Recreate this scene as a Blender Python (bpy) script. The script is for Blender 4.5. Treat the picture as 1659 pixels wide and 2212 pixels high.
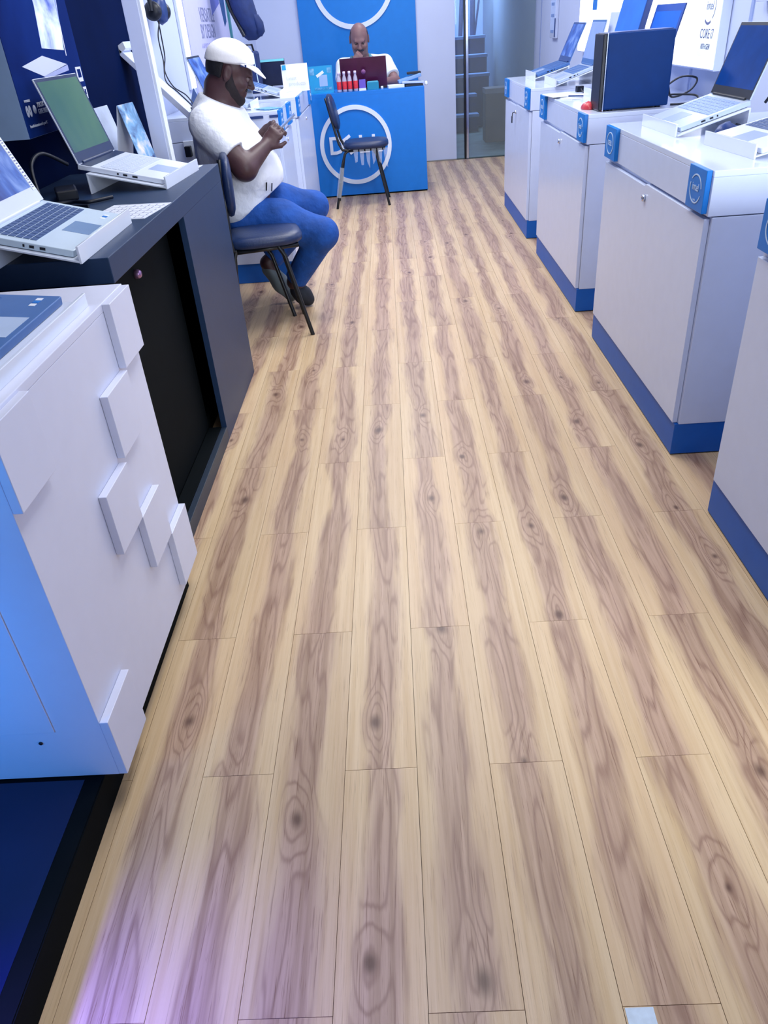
import bpy, bmesh, math, random
import numpy as np
from mathutils import Vector, Matrix
random.seed(7)
PI = math.pi
SC = bpy.context.scene
COL = SC.collection
for o in list(bpy.data.objects):
    bpy.data.objects.remove(o, do_unlink=True)

# ------------------------------------------------------------------ camera
yaw, pit, rol, FPX = -0.043831312, 0.579814284, -0.082879594, 1609.88
CAMZ = 1.315
cy, sy, cp, sp = math.cos(yaw), math.sin(yaw), math.cos(pit), math.sin(pit)
fw = Vector((sy*cp, cy*cp, -sp)); r0 = Vector((cy, -sy, 0)); u0 = r0.cross(fw)
rr = math.cos(rol)*r0 + math.sin(rol)*u0
uu = -math.sin(rol)*r0 + math.cos(rol)*u0
cam_d = bpy.data.cameras.new('camera'); cam = bpy.data.objects.new('camera', cam_d); COL.objects.link(cam)
M = Matrix((rr, uu, -fw)).transposed().to_4x4(); M.translation = (0, 0, CAMZ)
cam.matrix_world = M
cam_d.sensor_fit = 'VERTICAL'; cam_d.sensor_height = 36.0
cam_d.lens = FPX/2212*36.0
cam_d.clip_start = 0.02; cam_d.clip_end = 100
SC.camera = cam

# ------------------------------------------------------------------ world, lamps, exposure
W = bpy.data.worlds.new('mall_light'); SC.world = W; W.use_nodes = True
bg = W.node_tree.nodes['Background']
bg.inputs[0].default_value = (0.80, 0.88, 1.0, 1); bg.inputs[1].default_value = 0.32
SC.view_settings.view_transform = 'Standard'
SC.view_settings.look = 'None'
SC.view_settings.exposure = 0.0
SC.view_settings.gamma = 1.0
SC.view_settings.use_curve_mapping = False

def lamp(name, loc, target, power, size, color=(1, 1, 1), spread=PI):
    l = bpy.data.lights.new(name, 'AREA'); l.energy = power; l.shape = 'RECTANGLE'
    l.size, l.size_y = size; l.color = color; l.spread = spread
    o = bpy.data.objects.new(name, l); COL.objects.link(o); o.location = loc
    o.rotation_euler = (Vector(target)-Vector(loc)).to_track_quat('-Z', 'Y').to_euler()
    return o
for yy, pw in ((1.45, 18), (3.0, 20), (4.6, 19), (6.3, 20), (8.0, 18)):
    lamp('ceiling_lamp', (0.12, yy, 2.62), (0.12, yy, 0), pw, (0.6, 0.6), (1.0, 0.985, 0.97))
lamp('wall_lamp', (-0.95, 6.2, 2.5), (-1.2, 6.2, 0.9), 22, (0.3, 2.4), (0.86, 0.92, 1.0))
lamp('wall_lamp', (1.2, 4.2, 2.5), (1.35, 4.2, 0.9), 42, (0.3, 4.0), (0.9, 0.94, 1.0))
# the blue show window light beside the entrance
lamp('window_screen_lamp', (-1.05, 0.40, 0.55), (-0.95, 0.97, 0.42), 4.2, (0.2, 0.2), (0.02, 0.32, 1.0))
lamp('window_edge_lamp', (-0.92, 0.30, 0.46), (-0.58, 0.42, 0.0), 2.6, (0.06, 0.06), (0.18, 0.15, 1.0), spread=1.1)
lamp('front_fill', (1.25, -0.25, 1.25), (1.22, 3.2, 0.30), 24, (0.5, 0.9), (0.86, 0.93, 1.0), spread=1.7)  # added fill light, out of view, brightens the right cabinets' near faces
lamp('stair_lamp', (1.0, 12.2, 2.4), (0.9, 12.9, 0.8), 70, (0.8, 0.5), (0.55, 0.72, 1.0))

# ------------------------------------------------------------------ materials
def lin(c):
    out = []
    for v in c:
        v = v/255.0
        out.append(v/12.92 if v <= 0.04045 else ((v+0.055)/1.055)**2.4)
    return out
MATS = {}
def mat(name, rgb, rough=0.5, metal=0.0, var=0.04, scale=18.0, bump=0.0, bscale=60.0, bdist=0.01, emit=0.0, alpha=None, trans=0.0, coat=0.0, spec=0.5, ior=1.45):
    if name in MATS: return MATS[name]
    m = bpy.data.materials.new(name); m.use_nodes = True
    nt = m.node_tree; b = nt.nodes['Principled BSDF']
    c = lin(rgb)
    tc = nt.nodes.new('ShaderNodeTexCoord')
    nz = nt.nodes.new('ShaderNodeTexNoise'); nz.inputs['Scale'].default_value = scale; nz.inputs['Detail'].default_value = 3
    nt.links.new(tc.outputs['Object'], nz.inputs['Vector'])
    rp = nt.nodes.new('ShaderNodeValToRGB')
    rp.color_ramp.elements[0].position = 0.3; rp.color_ramp.elements[1].position = 0.7
    rp.color_ramp.elements[0].color = (*[max(0, v*(1-var)) for v in c], 1)
    rp.color_ramp.elements[1].color = (*[min(1, v*(1+var)) for v in c], 1)
    nt.links.new(nz.outputs['Fac'], rp.inputs['Fac'])
    nt.links.new(rp.outputs['Color'], b.inputs['Base Color'])
    b.inputs['Roughness'].default_value = rough; b.inputs['Metallic'].default_value = metal
    b.inputs['Specular IOR Level'].default_value = spec; b.inputs['IOR'].default_value = ior
    if coat: b.inputs['Coat Weight'].default_value = coat; b.inputs['Coat Roughness'].default_value = 0.08
    if trans: b.inputs['Transmission Weight'].default_value = trans
    if alpha is not None: b.inputs['Alpha'].default_value = alpha
    if emit:
        nt.links.new(rp.outputs['Color'], b.inputs['Emission Color']); b.inputs['Emission Strength'].default_value = emit
    if bump:
        n2 = nt.nodes.new('ShaderNodeTexNoise'); n2.inputs['Scale'].default_value = bscale; n2.inputs['Detail'].default_value = 4
        nt.links.new(tc.outputs['Object'], n2.inputs['Vector'])
        bp = nt.nodes.new('ShaderNodeBump'); bp.inputs['Strength'].default_value = bump; bp.inputs['Distance'].default_value = bdist
        nt.links.new(n2.outputs['Fac'], bp.inputs['Height']); nt.links.new(bp.outputs['Normal'], b.inputs['Normal'])
    MATS[name] = m
    return m

CABW = mat('white_laminate', (206, 217, 244), 0.22, var=0.015)
CABT = mat('white_gloss_top', (212, 223, 246), 0.12, var=0.01)
TILEW = mat('white_lacquer', (216, 220, 240), 0.35, var=0.012)
BASEB = mat('blue_plinth', (4, 92, 184), 0.45, var=0.04)
STICK = mat('blue_sticker', (0, 116, 206), 0.35, var=0.04)
INK = mat('white_print', (190, 215, 245), 0.5, var=0.02)
DARKINK = mat('grey_print', (120, 125, 165), 0.6)
COUNTB = mat('blue_counter', (0, 116, 210), 0.4, var=0.03)
PANELB = mat('blue_wall_panel', (0, 122, 212), 0.5, var=0.03)
RINGW = mat('white_ring', (222, 232, 250), 0.4, var=0.01)
WALLW = mat('white_paint', (198, 210, 240), 0.6, var=0.015, scale=4)
NAVYW = mat('navy_wall', (4, 20, 60), 0.8, var=0.15, scale=3, spec=0.03)
POSTW = mat('white_metal', (206, 216, 246), 0.35, var=0.01)
BLACKC = mat('charcoal_laminate', (30, 52, 84), 0.42, var=0.05, bump=0.05, bscale=300, spec=0.35)
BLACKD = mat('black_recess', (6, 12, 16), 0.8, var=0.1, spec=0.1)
NAVYT = mat('navy_gloss', (14, 22, 62), 0.3, var=0.06)
CHROME = mat('chrome', (205, 212, 228), 0.15, metal=1.0)
BLACKM = mat('black_metal', (14, 18, 24), 0.35, var=0.1)
VINYL = mat('black_vinyl', (22, 42, 82), 0.38, var=0.1, bump=0.15, bscale=120)
WRAP = mat('clear_plastic_wrap', (220, 230, 245), 0.12, var=0.02, alpha=0.3)
SILVER = mat('silver_aluminium', (190, 204, 226), 0.32, metal=0.35, var=0.02)
SILVERK = mat('silver_keys', (142, 166, 218), 0.5, var=0.03)
GREYK = mat('slate_keys', (62, 88, 136), 0.5, var=0.05)
WHITEK = mat('white_keys', (196, 206, 228), 0.5, var=0.02)
WHITEP = mat('white_plastic', (214, 222, 240), 0.3, var=0.01)
ACRYL = mat('white_acrylic', (222, 230, 246), 0.15, var=0.01, coat=0.4)
PAPER = mat('white_card', (226, 232, 245), 0.6, var=0.01)
TOUCH = mat('touchpad', (150, 168, 205), 0.35, var=0.02)
BLUEGREY = mat('blue_grey_shell', (72, 112, 172), 0.4, metal=0.1, var=0.03)
BLUEKEY = mat('blue_grey_keys', (66, 104, 164), 0.5, var=0.04)
NAVYS = mat('navy_shell', (34, 60, 120), 0.35, var=0.05)
SCREEND = mat('dark_screen', (14, 58, 130), 0.12, var=0.1)
BLACKP = mat('black_plastic', (14, 20, 34), 0.4, var=0.1)
TOWERM = mat('navy_tower_side', (0, 46, 106), 0.5, var=0.06, bump=0.06, bscale=500, spec=0.2)
MONB = mat('blue_monitor_back', (38, 96, 190), 0.45, var=0.04)
REDM = mat('red_plastic', (190, 60, 70), 0.3)
SKIN1 = mat('dark_skin', (72, 48, 52), 0.45, var=0.12, scale=25, bump=0.04, bscale=200)
SKIN2 = mat('brown_skin', (132, 100, 102), 0.5, var=0.08, scale=25, bump=0.04, bscale=200)
HAIR = mat('black_hair', (14, 14, 24), 0.7, var=0.3, scale=150, bump=0.3, bscale=300)
HAIR2 = mat('greying_hair', (52, 52, 72), 0.7, var=0.3, scale=150, bump=0.2, bscale=300)
SHIRTW = mat('white_cotton', (226, 230, 240), 0.85, var=0.02, bump=0.7, bscale=9, bdist=0.035)
CAPW = mat('white_canvas', (236, 236, 240), 0.85, var=0.02, bump=0.15, bscale=60)
DENIM = mat('blue_denim', (16, 72, 152), 0.8, var=0.22, scale=14, bump=0.7, bscale=10, bdist=0.03)
SHIRT2 = mat('striped_shirt', (226, 234, 240), 0.8, var=0.02, bump=0.15, bscale=30)
TEAL = mat('teal_cloth', (96, 150, 168), 0.8)
SHOEG = mat('grey_canvas_shoe', (112, 124, 130), 0.7, bump=0.1)
SHOED = mat('dark_shoe', (26, 32, 44), 0.7)
EYEW = mat('eye_white', (120, 104, 106), 0.35)
EYED = mat('eye_dark', (18, 14, 16), 0.25)
LIGHTB = mat('lit_panel', (236, 240, 255), 0.4, emit=1.6, var=0.0)
LEDM = mat('led_strip', (240, 244, 255), 0.4, emit=2.0, var=0.0)
CYAN = mat('cyan_card', (14, 150, 205), 0.45, var=0.05)
TEALB = mat('teal_box', (10, 130, 165), 0.5)
PURPLE = mat('purple_box', (104, 84, 190), 0.5)
MAROON = mat('maroon_lid', (70, 24, 58), 0.28, var=0.15, scale=8)
CLEARB = mat('clear_bottle', (214, 214, 240), 0.08, var=0.02, alpha=0.55)
CAPV = mat('white_bottle_cap', (216, 206, 236), 0.4)
REDL = mat('red_label', (214, 52, 66), 0.5, var=0.12, scale=60)
BAGM = mat('navy_nylon', (18, 40, 92), 0.7, var=0.2, bump=0.3, bscale=25)
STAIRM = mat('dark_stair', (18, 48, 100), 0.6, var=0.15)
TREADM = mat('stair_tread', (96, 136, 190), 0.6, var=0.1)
TEALWALL = mat('grey_teal_wall', (128, 152, 178), 0.6, var=0.04, scale=3)
TEALFL = mat('teal_floor', (92, 120, 128), 0.4, var=0.3, scale=5)
CARDB = mat('brown_board', (98, 98, 98), 0.7, var=0.1, scale=6)
GREENS = mat('green_trim', (60, 130, 140), 0.4)

def screen_mat(name, c0, c1, c2, ang=0.0, rough=0.2, scale=3.0, emit=0.0, spec=0.5):
    m = bpy.data.materials.new(name); m.use_nodes = True; nt = m.node_tree; b = nt.nodes['Principled BSDF']
    tc = nt.nodes.new('ShaderNodeTexCoord'); mp = nt.nodes.new('ShaderNodeMapping')
    nt.links.new(tc.outputs['Object'], mp.inputs['Vector']); mp.inputs['Rotation'].default_value = (0, 0, ang)
    nz = nt.nodes.new('ShaderNodeTexNoise'); nz.inputs['Scale'].default_value = scale; nz.inputs['Detail'].default_value = 5
    nz.inputs['Distortion'].default_value = 0.6
    nt.links.new(mp.outputs['Vector'], nz.inputs['Vector'])
    rp = nt.nodes.new('ShaderNodeValToRGB'); e = rp.color_ramp.elements
    e[0].position = 0.34; e[1].position = 0.68; e[0].color = (*lin(c0), 1); e[1].color = (*lin(c2), 1)
    k = e.new(0.5); k.color = (*lin(c1), 1)
    nt.links.new(nz.outputs['Fac'], rp.inputs['Fac']); nt.links.new(rp.outputs['Color'], b.inputs['Base Color'])
    b.inputs['Roughness'].default_value = rough; b.inputs['Specular IOR Level'].default_value = spec
    if emit:
        nt.links.new(rp.outputs['Color'], b.inputs['Emission Color']); b.inputs['Emission Strength'].default_value = emit
    return m
GREENSCR = screen_mat('green_screen', (32, 72, 86), (52, 94, 84), (72, 110, 86), rough=0.22, scale=2.2, emit=0.12)
POSTERM = screen_mat('navy_poster', (8, 28, 84), (14, 42, 112), (24, 62, 140), scale=1.5, rough=0.8, spec=0.04)
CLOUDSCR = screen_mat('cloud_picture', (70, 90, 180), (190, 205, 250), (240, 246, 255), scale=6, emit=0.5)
TENTPIC = screen_mat('tent_card_picture', (235, 225, 235), (120, 170, 215), (60, 80, 130), scale=16, rough=0.5)
BROCHURE = screen_mat('blue_brochure', (70, 140, 190), (110, 175, 215), (170, 205, 230), scale=20, rough=0.4)
DARKPIC = screen_mat('blue_picture', (20, 50, 130), (50, 96, 180), (120, 150, 210), scale=12, rough=0.4)

def wood_material():
    m = bpy.data.materials.new('oak_laminate_plank'); m.use_nodes = True
    nt = m.node_tree; N = nt.nodes; L = nt.links; b = N['Principled BSDF']
    def nd(t, **kw):
        n = N.new(t)
        for k, v in kw.items(): setattr(n, k, v)
        return n
    def mth(op, a, bb=None, c=None, clamp=False):
        n = nd('ShaderNodeMath', operation=op, use_clamp=clamp)
        for i, v in enumerate((a, bb, c)):
            if v is None: continue
            if isinstance(v, (int, float)): n.inputs[i].default_value = v
            else: L.new(v, n.inputs[i])
        return n.outputs[0]
    def noise(vec, scale=1.0, detail=2.0, rough=0.5, dist=0.0):
        n = nd('ShaderNodeTexNoise'); n.inputs['Scale'].default_value = scale; n.inputs['Detail'].default_value = detail
        n.inputs['Roughness'].default_value = rough; n.inputs['Distortion'].default_value = dist
        L.new(vec, n.inputs['Vector']); return n.outputs['Fac']
    def comb(x, y, z):
        n = nd('ShaderNodeCombineXYZ')
        for i, v in enumerate((x, y, z)):
            if isinstance(v, (int, float)): n.inputs[i].default_value = v
            else: L.new(v, n.inputs[i])
        return n.outputs[0]
    def smooth(v, a, bb, lo=0.0, hi=1.0):
        n = nd('ShaderNodeMapRange', interpolation_type='SMOOTHSTEP')
        n.inputs['From Min'].default_value = a; n.inputs['From Max'].default_value = bb
        n.inputs['To Min'].default_value = lo; n.inputs['To Max'].default_value = hi
        L.new(v, n.inputs['Value']); return n.outputs['Result']
    tc = nd('ShaderNodeTexCoord'); sx = nd('ShaderNodeSeparateXYZ'); L.new(tc.outputs['Object'], sx.inputs[0])
    x, y = sx.outputs[0], sx.outputs[1]
    oi = nd('ShaderNodeObjectInfo'); rnd = oi.outputs['Random']
    off = mth('MULTIPLY', rnd, 83.0)
    yo = mth('ADD', y, off)
    # wandering heart line of the plank
    cshift = mth('MULTIPLY', mth('SUBTRACT', noise(comb(0.0, mth('MULTIPLY', yo, 1.7), off), 1.0, 1.5), 0.5), 0.085)
    u = mth('ADD', x, cshift)
    wob = noise(comb(mth('MULTIPLY', x, 26.0), mth('MULTIPLY', yo, 3.2), off), 1.0, 3.0, 0.6)
    wid = mth('ADD', mth('MULTIPLY', noise(comb(3.0, mth('MULTIPLY', yo, 2.6), off), 1.0, 1.0), 0.045), 0.016)
    dist = mth('DIVIDE', mth('ABSOLUTE', u), wid)
    band = smooth(mth('ADD', dist, mth('MULTIPLY', mth('SUBTRACT', wob, 0.5), 1.5)), 1.45, 0.45)
    # knots
    vo = nd('ShaderNodeTexVoronoi', feature='F1', voronoi_dimensions='1D'); vo.inputs['Scale'].default_value = 1.0; vo.inputs['Randomness'].default_value = 0.35
    L.new(mth('MULTIPLY', yo, 2.3), vo.inputs['W'])
    dy = mth('SUBTRACT', yo, mth('DIVIDE', vo.outputs['W'], 2.3))
    sc = nd('ShaderNodeSeparateColor'); L.new(vo.outputs['Color'], sc.inputs[0])
    khas = mth('GREATER_THAN', sc.outputs[0], 0.60)
    xk = mth('SUBTRACT', mth('MULTIPLY', mth('SUBTRACT', sc.outputs[1], 0.5), 0.045), cshift)
    dx = mth('SUBTRACT', x, xk)
    wk = mth('MULTIPLY', mth('SUBTRACT', wob, 0.5), 0.018)
    def hyp(ay, by):
        return mth('SQRT', mth('ADD', mth('MULTIPLY', dx, dx), mth('MULTIPLY', mth('MULTIPLY', ay, by), mth('MULTIPLY', ay, by))))
    kr = mth('ADD', hyp(dy, 0.62), wk); kb = mth('ADD', hyp(dy, 0.37), mth('MULTIPLY', wk, 0.6))
    ksz = mth('ADD', mth('MULTIPLY', sc.outputs[2], 0.8), 0.55)
    kbulge = mth('MULTIPLY', smooth(kb, 0.050, 0.004), khas)
    kcore = mth('MULTIPLY', smooth(mth('DIVIDE', kr, ksz), 0.0175, 0.001), khas)
    band = mth('MAXIMUM', band, mth('MULTIPLY', smooth(kb, 0.044, 0.020), mth('MULTIPLY', khas, 0.85)))
    # cathedral growth lines: contours of a stretched field bent round the knots
    fld = noise(comb(mth('MULTIPLY', u, 17.0), mth('MULTIPLY', yo, 1.5), off), 1.0, 1.2, 0.45, 0.25)
    fld = mth('ADD', mth('MULTIPLY', fld, 1.0), mth('MULTIPLY', kbulge, 0.28))
    fld = mth('ADD', fld, mth('MULTIPLY', mth('SUBTRACT', noise(comb(mth('MULTIPLY', x, 130.0), mth('MULTIPLY', yo, 9.0), off), 1.0, 2.0), 0.5), 0.035))
    ring = mth('SINE', mth('MULTIPLY', fld, 52.0))
    ringl = mth('MULTIPLY', mth('POWER', mth('ADD', mth('MULTIPLY', ring, 0.5), 0.5), 5.0), band)
    # fine pores and soft streaks
    pore = noise(comb(mth('MULTIPLY', x, 420.0), mth('MULTIPLY', yo, 9.0), off), 1.0, 3.0, 0.6)
    poreD = smooth(pore, 0.56, 0.72)
    strk = noise(comb(mth('MULTIPLY', x, 75.0), mth('MULTIPLY', yo, 1.6), off), 1.0, 3.0, 0.55)
    def mix(fac, a, bb):
        n = nd('ShaderNodeMix', data_type='RGBA')
        if isinstance(fac, (int, float)): n.inputs[0].default_value = fac
        else: L.new(fac, n.inputs[0])
        for i, v in ((6, a), (7, bb)):
            if isinstance(v, tuple): n.inputs[i].default_value = (*lin(v), 1)
            else: L.new(v, n.inputs[i])
        return n.outputs[2]
    base = mix(smooth(strk, 0.25, 0.75), (203, 173, 132), (218, 192, 155))
    base = mix(mth('MULTIPLY', smooth(noise(comb(mth('MULTIPLY', x, 9.0), mth('MULTIPLY', yo, 0.8), off), 1.0, 1.0), 0.35, 0.7), 0.35), base, (196, 162, 130))
    c = mix(mth('MULTIPLY', band, 0.66), base, mix(smooth(strk, 0.3, 0.7), (138, 106, 94), (172, 138, 124)))
    c = mix(mth('MULTIPLY', ringl, 0.50), c, (120, 84, 70))
    c = mix(mth('MULTIPLY', poreD, mth('ADD', mth('MULTIPLY', band, 0.50), 0.30)), c, (118, 82, 62))
    c = mix(mth('MULTIPLY', kcore, 0.85), c, (84, 56, 46))
    bc = nd('ShaderNodeHueSaturation'); L.new(c, bc.inputs['Color'])
    L.new(mth('ADD', mth('MULTIPLY', rnd, 0.10), 0.95), bc.inputs['Value'])
    L.new(bc.outputs[0], b.inputs['Base Color'])
    rg = mth('ADD', mth('MULTIPLY', pore, 0.12), 0.30); L.new(rg, b.inputs['Roughness'])
    b.inputs['Specular IOR Level'].default_value = 0.4
    bp = nd('ShaderNodeBump'); bp.inputs['Strength'].default_value = 0.12; bp.inputs['Distance'].default_value = 0.002
    L.new(pore, bp.inputs['Height']); L.new(bp.outputs[0], b.inputs['Normal'])
    return m
WOOD = wood_material()

def glass_material():
    m = bpy.data.materials.new('door_glass'); m.use_nodes = True; nt = m.node_tree
    b = nt.nodes['Principled BSDF']
    nz = nt.nodes.new('ShaderNodeTexNoise'); nz.inputs['Scale'].default_value = 2.0
    b.inputs['Base Color'].default_value = (0.75, 0.88, 0.9, 1)
    b.inputs['Roughness'].default_value = 0.03
    mr = nt.nodes.new('ShaderNodeMapRange'); mr.inputs['To Min'].default_value = 0.07; mr.inputs['To Max'].default_value = 0.11
    nt.links.new(nz.outputs['Fac'], mr.inputs['Value']); nt.links.new(mr.outputs['Result'], b.inputs['Alpha'])
    return m
GLASS = glass_material()

# ------------------------------------------------------------------ mesh helpers
class MB:
    def __init__(self): self.v = []; self.f = []; self.s = []
    def add(self, vs, fs, smooth=False):
        k = len(self.v); self.v += [tuple(p) for p in vs]
        self.f += [tuple(i+k for i in f) for f in fs]; self.s += [smooth]*len(fs); return self
    def box(self, c, d, rot=None):
        hx, hy, hz = d[0]/2, d[1]/2, d[2]/2
        P = [Vector((sx*hx, sy_*hy, sz*hz)) for sz in (-1, 1) for sy_ in (-1, 1) for sx in (-1, 1)]
        if rot is not None: P = [rot @ p for p in P]
        P = [p+Vector(c) for p in P]
        return self.add(P, [(0, 2, 3, 1), (4, 5, 7, 6), (0, 1, 5, 4), (2, 6, 7, 3), (0, 4, 6, 2), (1, 3, 7, 5)])
    def bb(self, lo, hi):
        return self.box([(a+b)/2 for a, b in zip(lo, hi)], [b-a for a, b in zip(lo, hi)])
    def prism(self, pts, h0, h1, fr=None):
        # pts 2D in (a,b); fr maps (a,b,h)->xyz
        fr = fr or (lambda a, b, h: (a, b, h)); n = len(pts)
        vs = [fr(a, b, h0) for a, b in pts]+[fr(a, b, h1) for a, b in pts]
        fs = [tuple(range(n))[::-1], tuple(range(n, 2*n))]+[(i, (i+1) % n, n+(i+1) % n, n+i) for i in range(n)]
        return self.add(vs, fs)
    def tube(self, path, r, seg=10, closed=False):
        P = [Vector(p) for p in path]; n = len(P)
        R = r if isinstance(r, (list, tuple)) else [r]*n
        vs = []; up = None
        for i in range(n):
            if closed: t = (P[(i+1) % n]-P[i-1]).normalized()
            else: t = (P[min(i+1, n-1)]-P[max(i-1, 0)]).normalized()
            if up is None:
                up = Vector((0, 0, 1)) if abs(t.z) < 0.9 else Vector((1, 0, 0))
            a = t.cross(up)
            if a.length < 1e-6: a = t.orthogonal()
            a.normalize(); b = a.cross(t).normalized(); up = b
            for k in range(seg):
                an = 2*PI*k/seg; vs.append(P[i]+(a*math.cos(an)+b*math.sin(an))*R[i])
        fs = []
        for i in range(n if closed else n-1):
            j = (i+1) % n
            for k in range(seg):
                k2 = (k+1) % seg; fs.append((i*seg+k, i*seg+k2, j*seg+k2, j*seg+k))
        self.add(vs, fs, True)
        if not closed:
            self.add([vs[k] for k in range(seg)], [tuple(range(seg))[::-1]]); self.add([vs[(n-1)*seg+k] for k in range(seg)], [tuple(range(seg))])
        return self
    def lathe(self, prof, c=(0, 0, 0), seg=20, axis=None):
        vs = []; n = len(prof); c = Vector(c)
        ax = Matrix.Identity(3) if axis is None else Vector((0, 0, 1)).rotation_difference(Vector(axis)).to_matrix()
        for r, z in prof:
            for k in range(seg):
                an = 2*PI*k/seg; vs.append(c+ax @ Vector((r*math.cos(an), r*math.sin(an), z)))
        fs = [(i*seg+k, i*seg+(k+1) % seg, (i+1)*seg+(k+1) % seg, (i+1)*seg+k) for i in range(n-1) for k in range(seg)]
        self.add(vs, fs, True)
        self.add(vs[:seg], [tuple(range(seg))[::-1]]); self.add(vs[-seg:], [tuple(range(seg))])
        return self
    def ring(self, c, r0, r1, th, fr, seg=64, a0=0.0, a1=2*PI, sx=1.0, sz=1.0):
        # flat annulus in plane coordinates (a,b), thickness th along h
        n = seg; full = abs(a1-a0-2*PI) < 1e-6; m = n if full else n+1
        vs = []
        for i in range(m):
            an = a0+(a1-a0)*i/n
            for r in (r0, r1):
                for h in (0, th): vs.append(fr(c[0]+sx*r*math.cos(an), c[1]+sz*r*math.sin(an), h))
        fs = []
        for i in range(n):
            a = i*4; b = ((i+1) % m)*4
            fs += [(a+1, a+3, b+3, b+1), (a, b, b+2, a+2), (a+2, b+2, b+3, a+3), (a, a+1, b+1, b)]
        return self.add(vs, fs)
    def build(self, name, m, parent=None, bevel=0.0, local=None, seg=2):
        me = bpy.data.meshes.new(name)
        V = self.v
        if local is not None: V = [local @ Vector(p) for p in V]
        me.from_pydata([tuple(p) for p in V], [], self.f); me.update()
        for p, s in zip(me.polygons, self.s): p.use_smooth = s
        bm = bmesh.new(); bm.from_mesh(me); bmesh.ops.recalc_face_normals(bm, faces=bm.faces); bm.to_mesh(me); bm.free()
        me.materials.append(m)
        o = bpy.data.objects.new(name, me); COL.objects.link(o)
        if parent is not None: o.parent = parent
        if bevel:
            md = o.modifiers.new('bevel', 'BEVEL'); md.width = bevel; md.segments = seg; md.limit_method = 'ANGLE'
        return o
def tag(o, label, cat, group=None):
    o['label'] = label; o['category'] = cat
    if group: o['group'] = group
    return o
def thing(name, label, cat, loc=(0, 0, 0), rz=0.0, rx=0.0, group=None):
    o = bpy.data.objects.new(name, None); COL.objects.link(o); o.empty_display_size = 0.1
    o.matrix_world = Matrix.Translation(loc) @ Matrix.Rotation(rz, 4, 'Z') @ Matrix.Rotation(rx, 4, 'X')
    return tag(o, label, cat, group)
def struct(o): o['kind'] = 'structure'; return o
def text(name, body, size, m, origin, right, up, parent, ext=0.0008, align='CENTER', offset=0.0, sx=1.0):
    c = bpy.data.curves.new(name, 'FONT'); c.body = body; c.size = size; c.extrude = ext; c.align_x = align; c.align_y = 'CENTER'
    c.offset = offset; c.resolution_u = 3; c.materials.append(m)
    o = bpy.data.objects.new(name, c); COL.objects.link(o)
    r = Vector(right).normalized(); u = Vector(up).normalized(); n = r.cross(u)
    mt = Matrix((r*sx, u, n)).transposed().to_4x4(); mt.translation = Vector(origin)
    dg = bpy.context.evaluated_depsgraph_get()
    me = bpy.data.meshes.new_from_object(o.evaluated_get(dg)); me.name = name
    if not me.materials: me.materials.append(m)
    bpy.data.objects.remove(o); bpy.data.curves.remove(c)
    o = bpy.data.objects.new(name, me); COL.objects.link(o)
    if parent is not None: o.parent = parent
    o.matrix_basis = mt
    return o
def copy_tree(o, parent=None):
    c = o.copy(); COL.objects.link(c)
    if parent is not None: c.parent = parent
    for ch in list(o.children): copy_tree(ch, c)
    return c

# ------------------------------------------------------------------ floor
slab = MB().bb((-1.45, -0.6, -0.08), (1.75, 8.98, -0.014)).build('floor', mat('floor_gap', (70, 52, 40), 0.8)); struct(slab)
PW, PL, PX0 = 0.1524, 0.898, -0.47688
pm = None
for k in range(-6, 14):
    y0 = 0.551 if k % 2 else 1.018
    for n in range(-2, 10):
        a, b = y0+n*PL, y0+(n+1)*PL
        a2, b2 = max(a, -0.35), min(b, 8.97)
        if b2-a2 < 0.05: continue
        x = PX0+(k+0.5)*PW
        if abs((b2-a2)-PL) < 1e-6 and pm is not None:
            o = bpy.data.objects.new('plank', pm); COL.objects.link(o); o.parent = slab
        else:
            g = 0.0005
            mb = MB().bb((-PW/2+g, -(b2-a2)/2+g, -0.014), (PW/2-g, (b2-a2)/2-g, 0.0))
            o = mb.build('plank', WOOD, slab)
            if abs((b2-a2)-PL) < 1e-6: pm = o.data
        o.location = (x, (a2+b2)/2, 0)

# ------------------------------------------------------------------ room shell
XL, XR, YB, ZC = -1.30, 1.55, 8.97, 2.7
w = MB().bb((XL-0.1, 0.0, 0), (XL, 4.62, ZC)).build('wall_left', NAVYW); struct(w)
w = MB().bb((XL-0.1, 4.62, 0), (XL, YB+0.1, ZC)).build('wall_left', WALLW); struct(w)
w = MB().bb((XL-0.1, -0.42, 0), (-0.62, -0.36, ZC)).build('front_light_block', NAVYW); struct(w)  # added out-of-view blocker, keeps white world light off the tiled cabinet's end face
w = MB().bb((XL-0.1, -0.36, 0), (XL, 0.0, ZC)).build('wall_left', NAVYW); struct(w)
w = MB().bb((XR, 0.0, 0), (XR+0.1, YB+0.1, ZC)).build('wall_right', WALLW); struct(w)
w = MB().bb((XL, YB, 0), (0.725, YB+0.1, ZC)).build('wall_back', WALLW); struct(w)
w = MB().bb((0.725, YB, 2.25), (XR, YB+0.1, ZC)).build('wall_back', WALLW); struct(w)
w = MB().bb((XL-0.1, -0.4, ZC), (XR+0.1, YB+0.1, ZC+0.1)).build('ceiling', mat('ceiling_white', (232, 234, 240), 0.8)); struct(w)
w = MB().bb((0.33, YB-0.012, 0), (0.725, YB, 0.012)).build('baseboard_back', mat('grey_trim', (140, 140, 140), 0.6)); struct(w)
# joints in the right wall lining
for i, yj in enumerate((8.72, 4.39, 3.76)):
    t = MB().bb((XR-0.006, yj-0.012, 0.0), (XR, yj+0.012, ZC)).build('trim_%d' % (i+1), mat('grey_joint', (150, 168, 214), 0.5)); struct(t)

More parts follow.
